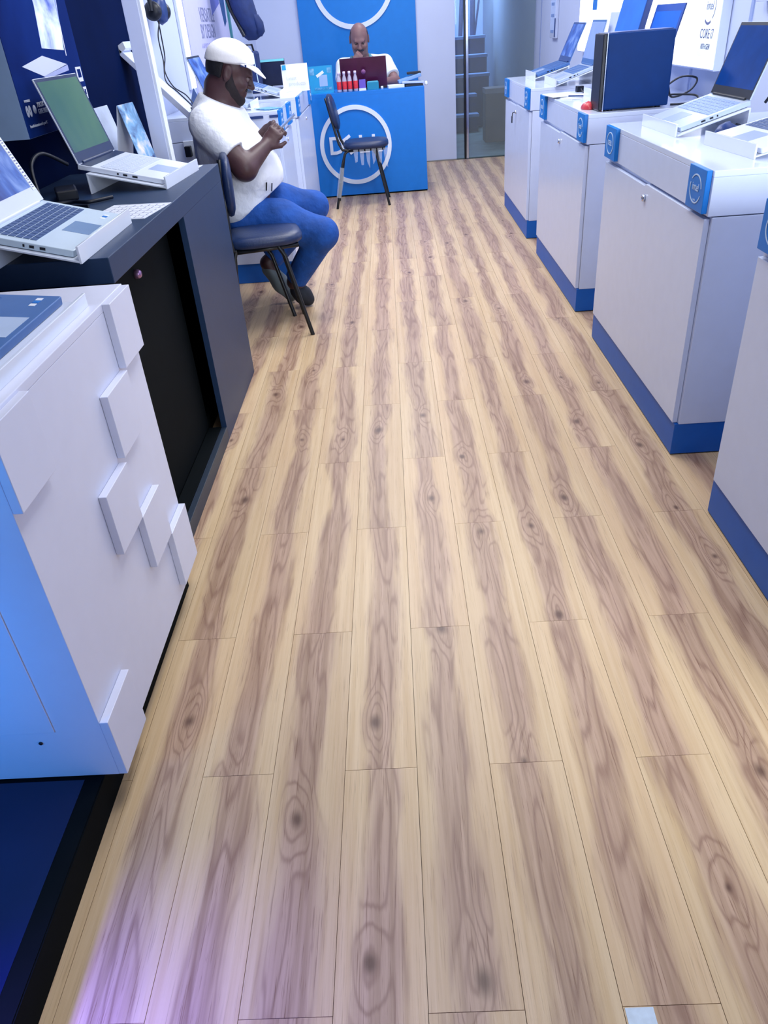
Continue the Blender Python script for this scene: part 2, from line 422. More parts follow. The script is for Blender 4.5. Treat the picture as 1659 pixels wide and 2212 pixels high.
# glass door at the back, with the stairwell behind it
d = bpy.data.objects.new('door_1', None); COL.objects.link(d); d.location = (0.725, YB+0.04, 0); struct(d)
L0 = Matrix.Translation((-0.725, -(YB+0.04), 0))
MB().bb((0.73, YB+0.035, 0.01), (0.812, YB+0.045, 2.25)).build('glass_pane', GLASS, d, local=L0)
MB().bb((0.86, YB+0.035, 0.01), (XR-0.01, YB+0.045, 2.25)).build('glass_pane', GLASS, d, local=L0)
MB().bb((0.815, YB+0.02, 0.0), (0.832, YB+0.06, 2.25)).build('door_seal', BLACKM, d, local=L0)
MB().bb((0.834, YB+0.015, 0.0), (0.862, YB+0.06, 2.25)).build('door_stile', CHROME, d, local=L0, bevel=0.004)
MB().bb((0.725, YB+0.03, 0.0), (XR, YB+0.06, 0.01)).build('threshold', mat('steel_sill', (120, 140, 140), 0.4, metal=0.6), d, local=L0)
fl = MB().bb((-0.2, YB+0.06, -0.08), (2.6, 14.0, 0.0)).build('floor', TEALFL); struct(fl)
w = MB().bb((1.56, YB+0.1, 0), (1.66, 14.0, 3.2)).build('wall_right', TEALWALL); struct(w)
w = MB().bb((-0.2, 13.9, 0), (1.56, 14.0, 3.2)).build('wall_back', mat('stairwell_paint', (150, 182, 236), 0.7, var=0.1, scale=2)); struct(w)
w = MB().bb((-0.25, YB+0.1, 0), (-0.2, 14.0, 3.2)).build('wall_left', TEALWALL); struct(w)
st = thing('staircase', 'dark blue staircase seen through the glass door at the back', 'staircase', (0.9, 11.2, 0)); st['kind'] = 'structure'
LS = Matrix.Translation((-0.9, -11.2, 0))
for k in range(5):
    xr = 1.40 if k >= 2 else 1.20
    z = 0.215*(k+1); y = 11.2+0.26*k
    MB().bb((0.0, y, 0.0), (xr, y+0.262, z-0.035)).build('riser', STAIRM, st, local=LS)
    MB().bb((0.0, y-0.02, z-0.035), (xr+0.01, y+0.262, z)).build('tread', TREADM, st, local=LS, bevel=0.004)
del st['category']
bx = thing('storage_box', 'tall brown board box standing behind the glass door', 'box', (1.30, 10.25, 0))
MB().bb((-0.13, -0.15, 0), (0.13, 0.15, 0.56)).build('body', CARDB, bx, bevel=0.006)
MB().bb((-0.135, -0.155, 0.52), (0.135, 0.155, 0.575)).build('lid', mat('grey_lid', (120, 128, 140), 0.6), bx, bevel=0.004)
ra = thing('stair_railing', 'dark slanting rods leaning above the stairs behind the glass', 'railing', (1.1, 12.46, 1.075))
for (xa, xb, h, r) in ((-0.02, 0.03, 0.75, 0.03), (0.15, 0.17, 0.9, 0.035), (0.18, 0.27, 0.55, 0.014), (-0.3, -0.29, 0.9, 0.03), (-0.2, -0.2, 0.9, 0.02)):
    MB().tube([(xa, -0.03, 0.0), (xb, 0.06, h)], r, 8).build('rod', STAIRM, ra)

# ------------------------------------------------------------------ logos
FR_FRONT = lambda y: (lambda a, b, h: (a, y-h, b))          # a plane facing -Y
def dell_logo(parent, cx, cz, R, y, inv):
    MB().ring((cx, cz), R*0.89, R, 0.012, lambda a, b, h: inv @ Vector((a, y-h, b))).build('logo_ring', RINGW, parent)
    for ch, dx, rot in (('D', -0.53, 0), ('E', -0.16, 0.55), ('L', 0.22, 0), ('L', 0.58, 0)):
        c, s = math.cos(rot), math.sin(rot)
        text('letter', ch, R*0.62, RINGW, inv @ Vector((cx+dx*R, y-0.004, cz)), (c, 0, s), (-s, 0, c), parent, ext=0.004, offset=R*0.012)

# blue panel on the back wall
bp_ = thing('wall_panel', 'bright blue panel with a white ring logo on the back wall', 'panel', (-0.25, YB, 0.0))
inv = Matrix.Translation((0.25, -YB, 0))
MB().bb((-0.835, YB-0.03, 0.0), (0.335, YB-0.002, 2.5)).build('panel_board', PANELB, bp_, local=inv)
dell_logo(bp_, -0.27, 1.68, 0.405, YB-0.03, inv)

# ------------------------------------------------------------------ right hand display cabinets
def sticker(parent, kind, x, y0, y1, z0, z1, inv, face=-1):
    sx = face
    s = MB().bb((min(x, x+sx*0.016), y0, z0), (max(x, x+sx*0.016), y1, z1)).build('sticker', STICK, parent, bevel=0.0015, local=inv)
    xc, yc, zc = x+sx*0.0165, (y0+y1)/2, (z0+z1)/2
    right = (0, -1, 0) if face < 0 else (0, 1, 0)
    R = 0.040
    fr = (lambda a, b, h: inv @ Vector((xc+sx*h, yc-a, zc+b))) if face < 0 else (lambda a, b, h: inv @ Vector((xc+sx*h, yc+a, zc+b)))
    if kind == 'dell':
        MB().ring((0, 0), R*0.90, R, 0.0008, fr, 40, sx=1.25).build('logo_ring', INK, s)
        t = text('lettering', 'DELL', 0.026, INK, inv @ Vector((xc+sx*0.0006, yc, zc)), right, (0, 0, 1), s, ext=0.0004)
    else:
        MB().ring((0, 0), R*0.9, R, 0.0008, fr, 40, a0=0.15, a1=2.5, sx=1.15).build('logo_swirl', INK, s)
        MB().ring((0, 0), R*0.9, R, 0.0008, fr, 40, a0=2.8, a1=5.9, sx=1.15).build('logo_swirl', INK, s)
        text('lettering', 'intel', 0.030, INK, inv @ Vector((xc+sx*0.0006, yc, zc+0.004)), right, (0, 0, 1), s, ext=0.0004)
        text('lettering', 'inside', 0.009, INK, inv @ Vector((xc+sx*0.0006, yc, zc-0.030)), right, (0, 0, 1), s, ext=0.0003)
def cabinet(label, y0, y1, key=False, H=0.906, x0=0.90, x1=1.55, lock=None):
    c = thing('display_cabinet', label, 'cabinet', ((x0+x1)/2, (y0+y1)/2, 0), group='white display cabinets along the right wall')
    inv = Matrix.Translation((-(x0+x1)/2, -(y0+y1)/2, 0))
    MB().bb((x0+0.002, y0+0.002, 0.004), (x1, y1-0.002, 0.118)).build('plinth', BASEB, c, local=inv, bevel=0.002)
    MB().bb((x0+0.014, y0, 0.118), (x1, y1, 0.780)).build('body', CABW, c, local=inv, bevel=0.0015)
    MB().bb((x0, y0, 0.783), (x1, y1, 0.888)).build('top_band', CABW, c, local=inv, bevel=0.0015)
    MB().bb((x0, y0, 0.888), (x1, y1, H)).build('worktop', CABT, c, local=inv, bevel=0.002)
    ym = (y0+y1)/2
    dr = MB().prism([(y0+0.012, 0.120), (y1-0.012, 0.120), (y1-0.012, 0.766), (ym+0.02, 0.766), (ym, 0.774), (y0+0.012, 0.774)], x0-0.004, x0+0.013, lambda a, b, h: inv @ Vector((h, a, b))).build('door', CABW, c, bevel=0.0015)
    lk = thing_part('lock', dr, (x0-0.004, ym+0.0, 0.728), inv)
    MB().lathe([(0.0, 0.0), (0.0115, 0.0), (0.0115, 0.008), (0.009, 0.010), (0.004, 0.010), (0.003, 0.006), (0.0, 0.006)], (0, 0, 0), 20, (-1, 0, 0)).build('lock', CHROME, dr, local=inv @ Matrix.Translation((x0-0.004, ym, 0.728)))
    if key:
        MB().tube([(x0-0.014, ym, 0.728), (x0-0.03, ym+0.002, 0.724), (x0-0.03, ym+0.02, 0.70)], 0.003, 8).box((x0-0.03, ym+0.028, 0.68), (0.006, 0.02, 0.04)).build('key', BLACKM, dr, local=inv)
    sticker(c, 'dell', x0, y1-0.175, y1-0.022, 0.789, 0.905, inv)
    sticker(c, 'intel', x0, y0+0.012, y0+0.150, 0.789, 0.905, inv)
    return c
def thing_part(*a): return None
cabinet('white cabinet at the far end with a key hanging in its lock', 5.33, 6.44, key=True)
cabinet('white cabinet under the navy computer tower, second from the back', 3.774, 4.942)
cabinet('white cabinet under the silver laptop, blue intel sticker at its near corner', 2.256, 3.415)
cabinet('nearest white cabinet, cut off by the right edge', 0.75, 1.906)

# backlit boxes on the right wall
def lightbox(label, y0, y1, z0=1.02, z1=2.0):
    t = thing('light_box', label, 'light box', (XR, (y0+y1)/2, z0), group='backlit white boxes on the right wall')
    inv = Matrix.Translation((-XR, -(y0+y1)/2, -z0))
    MB().bb((XR-0.045, y0, z0), (XR-0.002, y1, z1)).build('frame', POSTW, t, local=inv, bevel=0.002)
    MB().bb((XR-0.049, y0+0.008, z0+0.008), (XR-0.046, y1-0.008, z1-0.008)).build('lit_face', LIGHTB, t, local=inv)
    return t, inv
lb, li = lightbox('backlit white box with faint chip lettering above the tower', 3.98, 5.10)
pale = mat('pale_print', (206, 224, 236), 0.5)
MB().bb((XR-0.051, 4.02, 1.075), (XR-0.0495, 4.20, 1.36)).build('print_card', mat('pale_card', (226, 240, 244), 0.5, emit=0.9, var=0), lb, local=li)
MB().ring((0, 0), 0.058, 0.064, 0.001, lambda a, b, h: li @ Vector((XR-0.051-h, 4.105-a, 1.275+b)), 40, a0=-0.9, a1=1.9).build('logo_swirl', DARKINK, lb)
MB().ring((0, 0), 0.054, 0.064, 0.001, lambda a, b, h: li @ Vector((XR-0.051-h, 4.115-a, 1.265+b)), 30, a0=4.0, a1=5.3).build('logo_swirl', DARKINK, lb)
text('lettering', 'intel', 0.05, DARKINK, li @ Vector((XR-0.0515, 4.11, 1.275)), (0, -1, 0), (0, 0, 1), lb)
text('lettering', 'CORE i7', 0.055, DARKINK, li @ Vector((XR-0.0515, 4.11, 1.165)), (0, -1, 0), (0, 0, 1), lb, sx=0.85)
text('lettering', '10TH GEN', 0.032, DARKINK, li @ Vector((XR-0.0515, 4.11, 1.115)), (0, -1, 0), (0, 0, 1), lb, sx=0.8)
lb, li = lightbox('backlit white box behind the far laptops with a small blue strip', 5.55, 6.83)
MB().bb((XR-0.052, 6.28, 1.285), (XR-0.0495, 6.40, 1.44)).build('blue_strip', STICK, lb, local=li)
lightbox('backlit white box at the right edge, highest of the three', 2.5, 3.64, 1.28)
# small clear label holder on the far right wall
t = thing('label_holder', 'clear plastic label holder on the wall beside the far cabinet', 'holder', (XR, 8.0, 1.09))
inv = Matrix.Translation((-XR, -8.0, -1.09))
MB().bb((XR-0.03, 7.87, 1.09), (XR-0.001, 8.10, 1.50)).build('sleeve', mat('clear_acrylic', (206, 218, 246), 0.15, var=0.02), t, local=inv, bevel=0.003)
MB().bb((XR-0.034, 7.865, 1.10), (XR-0.028, 7.885, 1.24)).build('edge', NAVYS, t, local=inv)
for z in (1.13, 1.25, 1.335):
    MB().bb((XR-0.032, 7.93, z), (XR-0.0305, 8.06, z+0.022)).build('printed_line', mat('blue_grey_ink', (130, 158, 214), 0.5), t, local=inv)

# ------------------------------------------------------------------ laptops
KEYS = {}
def key_mesh(w, d, m):
    k = (round(w, 4), round(d, 4), m.name)
    if k not in KEYS:
        o = MB().prism([(-w/2, -d/2), (w/2, -d/2), (w/2, d/2), (-w/2, d/2)], 0, 0.0012).build('key', m); KEYS[k] = o.data
        bpy.data.objects.remove(o)
    return KEYS[k]
def laptop(label, loc, yaw_, tilt, lid, w=0.34, d=0.235, shell=SILVER, deck=None, keym=SILVERK, scr=SCREEND, bezel=BLACKP, lidm=None, keys='single',
           pad=TOUCH, rimw=0.010, chin=0.030, badge=None, rear=0.0, strip=False, lidlen=None, z_off=0.0, bezel_top=0.012, group='laptops on display'):
    deck = deck or shell; lidm = lidm or shell
    t = thing('laptop', label, 'laptop', loc, yaw_, tilt, group=group)
    th = 0.016
    b = MB().prism([(-w/2, 0.004), (-w/2+0.004, 0.0), (w/2-0.004, 0.0), (w/2, 0.004), (w/2, d), (-w/2, d)], -th, 0).build('base', shell, t, bevel=0.002)
    kb0, kb1 = (d-rear)*0.43, (d-rear)*0.90
    if rear: MB().bb((-w/2+0.004, d-rear, 0.0), (w/2-0.004, d-0.008, 0.001)).build('rear_vent', bezel, t)
    kx = w*0.44
    kbd = MB().bb((-kx, kb0, 0.0), (kx, kb1, 0.0006)).build('keyboard', keym if keys == 'flat' else deck, t)
    rows, cols = 6, 14
    pitch = 2*kx/cols; pv = (kb1-kb0)/rows
    if keys == 'single':
        km = key_mesh(pitch*0.86, pv*0.82, keym)
        sp_ = key_mesh(pitch*5*0.97, pv*0.82, keym)
        for r in range(rows):
            c = 0
            while c < cols:
                o = bpy.data.objects.new('key', sp_ if (r == 0 and c == 4) else km); COL.objects.link(o); o.parent = kbd
                n = 5 if (r == 0 and c == 4) else 1
                o.location = (-kx+(c+n/2)*pitch, kb0+(r+0.5)*pv, 0.0007); c += n
    elif keys == 'joined':
        mb = MB()
        for r in range(rows):
            for c in range(cols): mb.bb((-kx+c*pitch+pitch*.07, kb0+r*pv+pv*.09, 0.0006), (-kx+(c+1)*pitch-pitch*.07, kb0+(r+1)*pv-pv*.09, 0.0016))
        o = mb.build('key_field', keym, kbd); o['kind'] = 'stuff'
    MB().bb((-0.052, (d-rear)*0.05, 0), (0.052, (d-rear)*0.36, 0.0005)).build('touchpad', pad, t)
    for sgn in (-1, 1):
        for k, (a, bb) in enumerate(((0.30, 0.36), (0.42, 0.47), (0.52, 0.54))):
            MB().bb((sgn*(w/2+0.0003)-0.0006, d*a, -0.011), (sgn*(w/2+0.0003)+0.0006, d*bb, -0.005)).build('port', BLACKP, b)
    # lid, hinged at the back edge
    ll = lidlen or d*0.97
    cl, sl = math.cos(lid), math.sin(lid)
    LM = Matrix(((1, 0, 0, 0), (0, cl, -sl, d-0.004), (0, sl, cl, 0.002), (0, 0, 0, 1)))   # lid local: y along lid, z out of its back? (z>0 faces the user when lid>90)
    ld = MB().bb((-w/2, 0.0, -0.006), (w/2, ll, 0.0)).build('lid', lidm, t, local=LM, bevel=0.002)
    MB().bb((-w/2+0.002, 0.001, 0.0), (w/2-0.002, ll-0.002, 0.0008)).build('bezel', bezel, ld, local=LM)
    MB().bb((-w/2+rimw, chin, 0.0008), (w/2-rimw, ll-bezel_top, 0.0012)).build('screen', scr, ld, local=LM)
    MB().tube([(-w*0.4, d-0.004, 0.002), (w*0.4, d-0.004, 0.002)], 0.006, 10).build('hinge', bezel, t)
    if strip:
        sl_ = MB().bb((w/2-0.026, ll*0.12, 0.0012), (w/2-0.006, ll*0.80, 0.0020)).build('label_strip', PAPER, ld, local=LM)
        mb = MB(); rs = random.Random(3); yy_ = ll*0.15
        while yy_ < ll*0.77:
            hh_ = rs.uniform(0.004, 0.010); mb.bb((w/2-0.024+rs.uniform(0, .004), yy_, 0.0021), (w/2-0.010, yy_+hh_*0.45, 0.0024)); yy_ += hh_
        o = mb.build('printed_lines', DARKINK, ld, local=LM); o['kind'] = 'stuff'
    if badge:
        bx0, by0 = badge
        for dx, mm in ((0, PAPER), (0.018, STICK), (0.034, PAPER)):
            MB().bb((bx0+dx-0.007, by0-0.006, 0), (bx0+dx+0.007, by0+0.006, 0.0006)).build('badge', mm, t)
    return t
def stand(label, x, y, yaw_, tilt, w, d, zc, ztop, lipw=None, m=ACRYL, lip_h=0.03, group='white laptop stands'):
    # zc counter height, ztop height of laptop front (deck level)
    t = thing('laptop_stand', label, 'stand', (x, y, zc), yaw_, group=group)
    lipw = lipw or w
    z0 = ztop-zc-0.017/math.cos(tilt)-0.0005     # underside of laptop at front
    pz = lambda yy: z0+math.tan(tilt)*yy
    y1 = d*0.93
    fr = lambda a, b, h: (h, a, b)
    pt = max(0.005, 0.005)
    MB().prism([(-0.012, max(pz(-0.012)-pt, 0.0005)), (-0.012, pz(-0.012)), (y1, pz(y1)), (y1, pz(y1)-pt)], -w/2, w/2, fr).build('plate', m, t, bevel=0.001)
    MB().prism([(-0.018, 0.0), (-0.012, 0.0), (-0.012, z0+lip_h), (-0.018, z0+lip_h)], -lipw/2, lipw/2, fr).build('front_lip', m, t, bevel=0.001)
    MB().prism([(y1-0.002, 0.0), (y1+0.004, 0.0), (y1+0.004, pz(y1)), (y1-0.002, pz(y1))], -w/2, w/2, fr).build('back_leg', m, t, bevel=0.001)
    return t
LID = lambda a: a       # lid angle measured from the deck, pointing backwards
R_ = -PI/2; Lf = PI/2
ZT = 0.906
# right wall side
stand('white stand under the silver laptop, nearest on right with a mouse beside it', 1.016, 3.10, -1.547, 0.276, 0.39, 0.244, ZT, 0.935, 0.37)
laptop('silver laptop with a glossy dark screen on the cabinet by the mouse', (1.016, 3.10, 0.935), -1.547, 0.276, 0.962, 0.345, 0.244, scr=SCREEND, keym=SILVERK)
stand('white stand at the right edge of the frame, nearest the viewer', 1.062, 2.55, -1.50, 0.2, 0.33, 0.24, ZT, 0.935, 0.34)
laptop('white laptop cut off by the right edge, only its deck and touchpad in view', (1.062, 2.55, 0.935), -1.50, 0.2, 1.2, 0.34, 0.24, shell=WHITEP, keym=GREYK, scr=SCREEND)
stand('white stand with a blank front card, farthest on the right side', 1.033, 6.08, -1.575, 0.258, 0.40, 0.225, ZT, 0.945)
laptop('slim laptop with a dark blue screen, farthest along the right side', (1.033, 6.08, 0.945), -1.575, 0.258, 0.897, 0.37, 0.225, shell=BLUEGREY, keym=BLUEKEY, keys='joined', scr=DARKPIC, bezel=NAVYS, lidlen=0.24)
stand('white stand with a blank front card, second from the glass door', 1.064, 5.50, -1.58, 0.298, 0.40, 0.228, ZT, 0.937)
laptop('silver laptop with a pale blue screen, second from the glass door', (1.064, 5.50, 0.937), -1.58, 0.298, 1.023, 0.365, 0.228, keym=BLUEGREY, keys='joined', scr=mat('pale_blue_screen', (136, 160, 214), 0.25, var=0.08, scale=6), bezel=BLUEGREY, lidlen=0.24)
# laptop behind the tower
stand('white stand hidden behind the navy tower', 1.035, 4.20, -1.50, 0.2, 0.33, 0.24, ZT, 0.955)
laptop('laptop with a blue framed screen peeping over the navy tower', (1.035, 4.20, 0.955), -1.50, 0.2, 1.1, 0.345, 0.25, shell=NAVYS, keym=BLUEKEY, keys='joined', scr=mat('blue_screen', (28, 98, 205), 0.3, var=0.05), bezel=mat('blue_bezel', (30, 72, 160), 0.4), lidlen=0.30, rimw=0.022, chin=0.03, bezel_top=0.03)
# large blue screen behind it
mo = thing('monitor', 'tall blue screen leaning behind the navy tower, top out of frame', 'monitor', (1.25, 4.63, ZT), R_)
MB().bb((-0.13, -0.10, 0.0), (0.13, 0.12, 0.012)).build('foot', NAVYS, mo, bevel=0.004)
MB().bb((-0.03, 0.03, 0.012), (0.03, 0.055, 0.30)).build('neck', NAVYS, mo, bevel=0.003)
RT = Matrix.Rotation(-0.24, 4, 'X')
TM = Matrix.Translation((0, -0.03, 0.10)) @ RT
MB().bb((-0.22, 0.0, 0.0), (0.22, 0.03, 0.34)).build('shell', NAVYS, mo, bevel=0.004, local=TM)
MB().bb((-0.216, -0.002, 0.012), (0.216, 0.0, 0.336)).build('screen', mat('blue_picture_screen', (32, 104, 200), 0.35, var=0.12, scale=7), mo, local=TM)

# computer tower
tw = thing('computer_tower', 'navy computer tower standing on the second white cabinet', 'computer', (1.108, 3.93, ZT), 0.03)
MB().bb((-0.135, -0.09, 0.006), (0.160, 0.055, 0.300)).build('case', TOWERM, tw, bevel=0.006)
MB().bb((-0.155, -0.084, 0.004), (-0.137, 0.055, 0.300)).build('front_panel', BLACKP, tw, bevel=0.004)
MB().bb((-0.1395, -0.094, 0.002), (-0.1355, 0.058, 0.303)).build('chrome_edge', CHROME, tw)
MB().bb((-0.12, -0.08, 0.3), (0.15, 0.045, 0.303)).build('top_panel', NAVYS, tw, bevel=0.001)
for sx in (-0.1, 0.12):
    for syy in (-0.07, 0.03): MB().lathe([(0.0, 0), (0.012, 0), (0.012, 0.007), (0.0, 0.007)], (sx, syy, 0), 12).build('foot', BLACKP, tw)
def mouse(label, loc, rz, m, m2):
    t = thing('mouse', label, 'mouse', loc, rz)
    mb = MB(); n = 14; vs = []
    prof = [(0.0, 1.0), (0.35, 0.98), (0.7, 0.82), (0.92, 0.5), (1.0, 0.12), (0.97, 0.0)]
    for s, hz in prof:
        for k in range(n):
            an = 2*PI*k/n; vs.append((s*0.031*math.cos(an), s*0.053*math.sin(an), hz*0.036*(1.0-0.18*math.sin(an))+0.001))
    mb.add(vs, [(i*n+k, i*n+(k+1) % n, (i+1)*n+(k+1) % n, (i+1)*n+k) for i in range(len(prof)-1) for k in range(n)], True)
    mb.add(vs[-n:], [tuple(range(n))]); mb.build('shell', m, t)
    MB().tube([(0, 0.026, 0.0315), (0, 0.042, 0.0265)], 0.004, 8).build('wheel', m2, t)
    return t
mouse('dark blue mouse lying behind the stand at the right edge', (1.155, 2.83, ZT), -1.1, NAVYS, BLACKP).scale = (1.15, 1.15, 1.15)
mouse('red mouse beside the foot of the navy tower', (0.945, 4.0, ZT), 0.0, REDM, BLACKP).scale = (1, 1, 0.78)

# papers and clear sleeves on the second cabinet
p = thing('brochure', 'glossy white leaflets lying behind the red mouse', 'leaflet', (1.01, 4.58, ZT), 0.3)
for i, (dx, dy, a) in enumerate(((0, 0, 0.0), (0.03, 0.05, 0.4), (-0.02, 0.12, -0.2))):
    MB().box((dx, dy, 0.002+0.003*i), (0.15, 0.21, 0.0025), Matrix.Rotation(a, 3, 'Z')).build('sheet', PAPER, p)
MB().box((-0.02, -0.06, 0.012), (0.01, 0.10, 0.006), Matrix.Rotation(0.6, 3, 'Z')).build('clip', NAVYS, p)
p = thing('leaflet_holder', 'upright pale card behind the second laptop from the door', 'card', (1.36, 5.30, ZT), R_)
MB().box((0, 0.0, 0.185), (0.21, 0.006, 0.36), Matrix.Rotation(-0.12, 3, 'X')).build('card', mat('pale_blue_card', (196, 208, 236), 0.5), p)
MB().bb((-0.1, -0.03, 0), (0.1, 0.04, 0.008)).build('foot', ACRYL, p)
p = thing('adapter', 'small dark plug adapter on the white cabinet beside the tower', 'adapter', (1.10, 4.88, ZT), 0.2)
MB().bb((-0.02, -0.015, 0), (0.02, 0.015, 0.03)).build('body', BLACKP, p, bevel=0.003)
MB().tube([(0, -0.015, 0.02), (-0.01, -0.05, 0.012), (-0.02, -0.10, 0.004)], 0.003, 8).build('lead', BLACKP, p)

def cable(name, label, pts, r=0.004, m=BLACKP, n=10):
    P = [Vector(p) for p in pts]; out = []
    for i in range(len(P)-1):
        p0, p1, p2, p3 = P[max(i-1, 0)], P[i], P[i+1], P[min(i+2, len(P)-1)]
        for k in range(n):
            t = k/n
            out.append(0.5*((2*p1)+(-p0+p2)*t+(2*p0-5*p1+4*p2-p3)*t*t+(-p0+3*p1-3*p2+p3)*t**3))
    out.append(P[-1])
    o = MB().tube(out, r, 8).build(name, m)
    return tag(o, label, 'cable')
cable('cable', 'black cable looped behind the navy tower', [(1.27, 3.96, 0.912), (1.30, 4.02, 0.96), (1.40, 4.10, 1.0), (1.50, 4.16, 0.985), (1.44, 4.06, 0.945), (1.33, 3.98, 0.93), (1.30, 3.96, 0.98), (1.285, 3.95, 0.945), (1.34, 3.98, 0.94), (1.44, 3.98, 0.93), (1.42, 3.90, 0.911), (1.33, 3.86, 0.911), (1.29, 3.87, 0.911)], 0.0045)
cable('cable', 'dark cable arching behind the silver laptop at right', [(1.33, 2.99, 0.985), (1.36, 2.97, 1.03), (1.40, 2.90, 1.035), (1.43, 2.86, 0.99), (1.42, 2.86, 0.94), (1.41, 2.88, 0.911)], 0.005)

# ------------------------------------------------------------------ left: white tiled cabinet, plinth, dark platform
pl = MB().bb((-1.29, -0.2, 0.0), (-0.652, 1.68, 0.079)).build('platform', BLACKD); tag(pl, 'low black platform under the white tiled cabinet', 'platform')
MB().bb((-1.288, -0.198, 0.0792), (-0.690, 0.962, 0.0812)).build('platform_top', NAVYT, pl)
MB().bb((-0.690, -0.198, 0.0792), (-0.6545, 0.962, 0.0806)).build('platform_edge', BLACKD, pl)
WH = 0.866
wc = thing('tiled_cabinet', 'white cabinet covered in raised square tiles, nearest on the left', 'cabinet', (-0.95, 1.33, 0.082))
inv = Matrix.Translation((0.95, -1.33, -0.082))
MB().bb((-1.295, 0.972, 0.0815), (-0.621, 1.682, WH-0.018)).build('body', TILEW, wc, local=inv, bevel=0.001)
MB().bb((-1.295, 0.968, WH-0.0178), (-0.6205, 1.684, WH)).build('worktop', TILEW, wc, local=inv, bevel=0.0015)
g = 0.142
for (ci, z0, z1) in ((4, 0.722, 0.864), (3, 0.576, 0.718), (2, 0.424, 0.566), (3, 0.282, 0.424), (4, 0.114, 0.279), (0, 0.083, 0.234), (0, 0.714, 0.860)):
    y0 = 0.972+ci*g-0.001; y1 = y0+g
    MB().bb((-0.6205, y0, z0), (-0.6035, y1, z1)).build('tile', TILEW, wc, local=inv, bevel=0.0012)
ep = MB().bb((-1.27, 0.9695, 0.215), (-0.712, 0.9715, 0.80)).build('end_panel', TILEW, wc, local=inv, bevel=0.001)
MB().lathe([(0, 0), (0.004, 0), (0.004, 0.002), (0, 0.002)], (-0.75, 0.9718, 0.185), 12, (0, -1, 0)).build('screw', BLACKP, wc, local=inv)

# black counter
bc = thing('black_counter', 'charcoal counter with an open dark niche, between tiled cabinet and seated man', 'counter', (-0.98, 2.55, 0))
inv = Matrix.Translation((0.98, -2.55, 0))
XF = -0.69; Y0, Y1, HB = 1.83, 3.26, 0.890
MB().bb((-1.295, Y0, HB-0.062), (XF, Y1, HB)).build('worktop', BLACKC, bc, local=inv, bevel=0.002)
MB().bb((XF-0.022, 2.585, 0.0), (XF-0.001, Y1, HB-0.062)).build('front_stile', BLACKC, bc, local=inv, bevel=0.001)
MB().bb((-1.295, Y1-0.02, 0.0), (XF-0.022, Y1, HB-0.062)).build('end_panel', BLACKC, bc, local=inv)
MB().bb((-1.295, 1.70, 0.0), (XF-0.02, 1.72, HB-0.062)).build('end_panel', BLACKC, bc, local=inv)
MB().bb((XF-0.022, 1.70, 0.0), (XF-0.001, 2.585, 0.055)).build('bottom_rail', mat('navy_laminate', (34, 48, 66), 0.45), bc, local=inv, bevel=0.001)
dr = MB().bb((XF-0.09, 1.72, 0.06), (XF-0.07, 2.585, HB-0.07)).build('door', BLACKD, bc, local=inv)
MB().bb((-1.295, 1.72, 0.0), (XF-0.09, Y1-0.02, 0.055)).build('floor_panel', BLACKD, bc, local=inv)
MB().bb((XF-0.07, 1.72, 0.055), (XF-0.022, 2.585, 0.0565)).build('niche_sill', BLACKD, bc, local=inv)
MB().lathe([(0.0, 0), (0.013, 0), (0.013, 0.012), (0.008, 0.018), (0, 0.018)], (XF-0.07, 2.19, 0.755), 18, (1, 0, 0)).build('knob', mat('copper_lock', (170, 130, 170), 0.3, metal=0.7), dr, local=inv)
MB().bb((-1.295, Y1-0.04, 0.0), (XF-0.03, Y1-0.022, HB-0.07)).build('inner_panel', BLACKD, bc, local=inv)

# left laptops
stand('white stand under the white laptop with the green screen', -0.770, 2.93, 1.50, 0.22, 0.39, 0.27, HB, 0.918, 0.39)
laptop('white laptop with a green lit screen on the charcoal counter', (-0.770, 2.93, 0.918), 1.50, 0.22, 1.06, 0.335, 0.295, shell=WHITEP, keym=WHITEK, scr=GREENSCR, bezel=mat('dark_bezel', (26, 46, 84), 0.35), lidlen=0.268, rimw=0.012, chin=0.034, lidm=WHITEP, rear=0.045)
stand('white stand under the silver laptop with slate keys', -0.757, 2.00, 1.58, 0.25, 0.43, 0.20, HB, 0.918, 0.43)
laptop('silver laptop with slate keys at the near end of the charcoal counter', (-0.757, 2.00, 0.918), 1.58, 0.25, 0.93, 0.40, 0.215, shell=mat('pale_silver', (196, 214, 230), 0.35, var=0.01), keym=GREYK, scr=DARKPIC, bezel=WHITEP, lidm=WHITEP, rimw=0.028, chin=0.04, bezel_top=0.02, pad=mat('grey_blue_touchpad', (110, 140, 180), 0.35), badge=(0.125, 0.030), lidlen=0.25, strip=True)
stand('white stand on the tiled cabinet with a clear front lip', -0.662, 1.30, 1.571, 0.10, 0.40, 0.25, WH, 0.903, 0.46, lip_h=0.008)
laptop('blue grey laptop cut off by the left edge, on the tiled cabinet', (-0.672, 1.30, 0.903), 1.571, 0.10, 1.25, 0.37, 0.255, shell=BLUEGREY, keym=BLUEKEY, scr=SCREEND, pad=mat('pale_touchpad', (176, 196, 226), 0.3), badge=(0.125, 0.035))
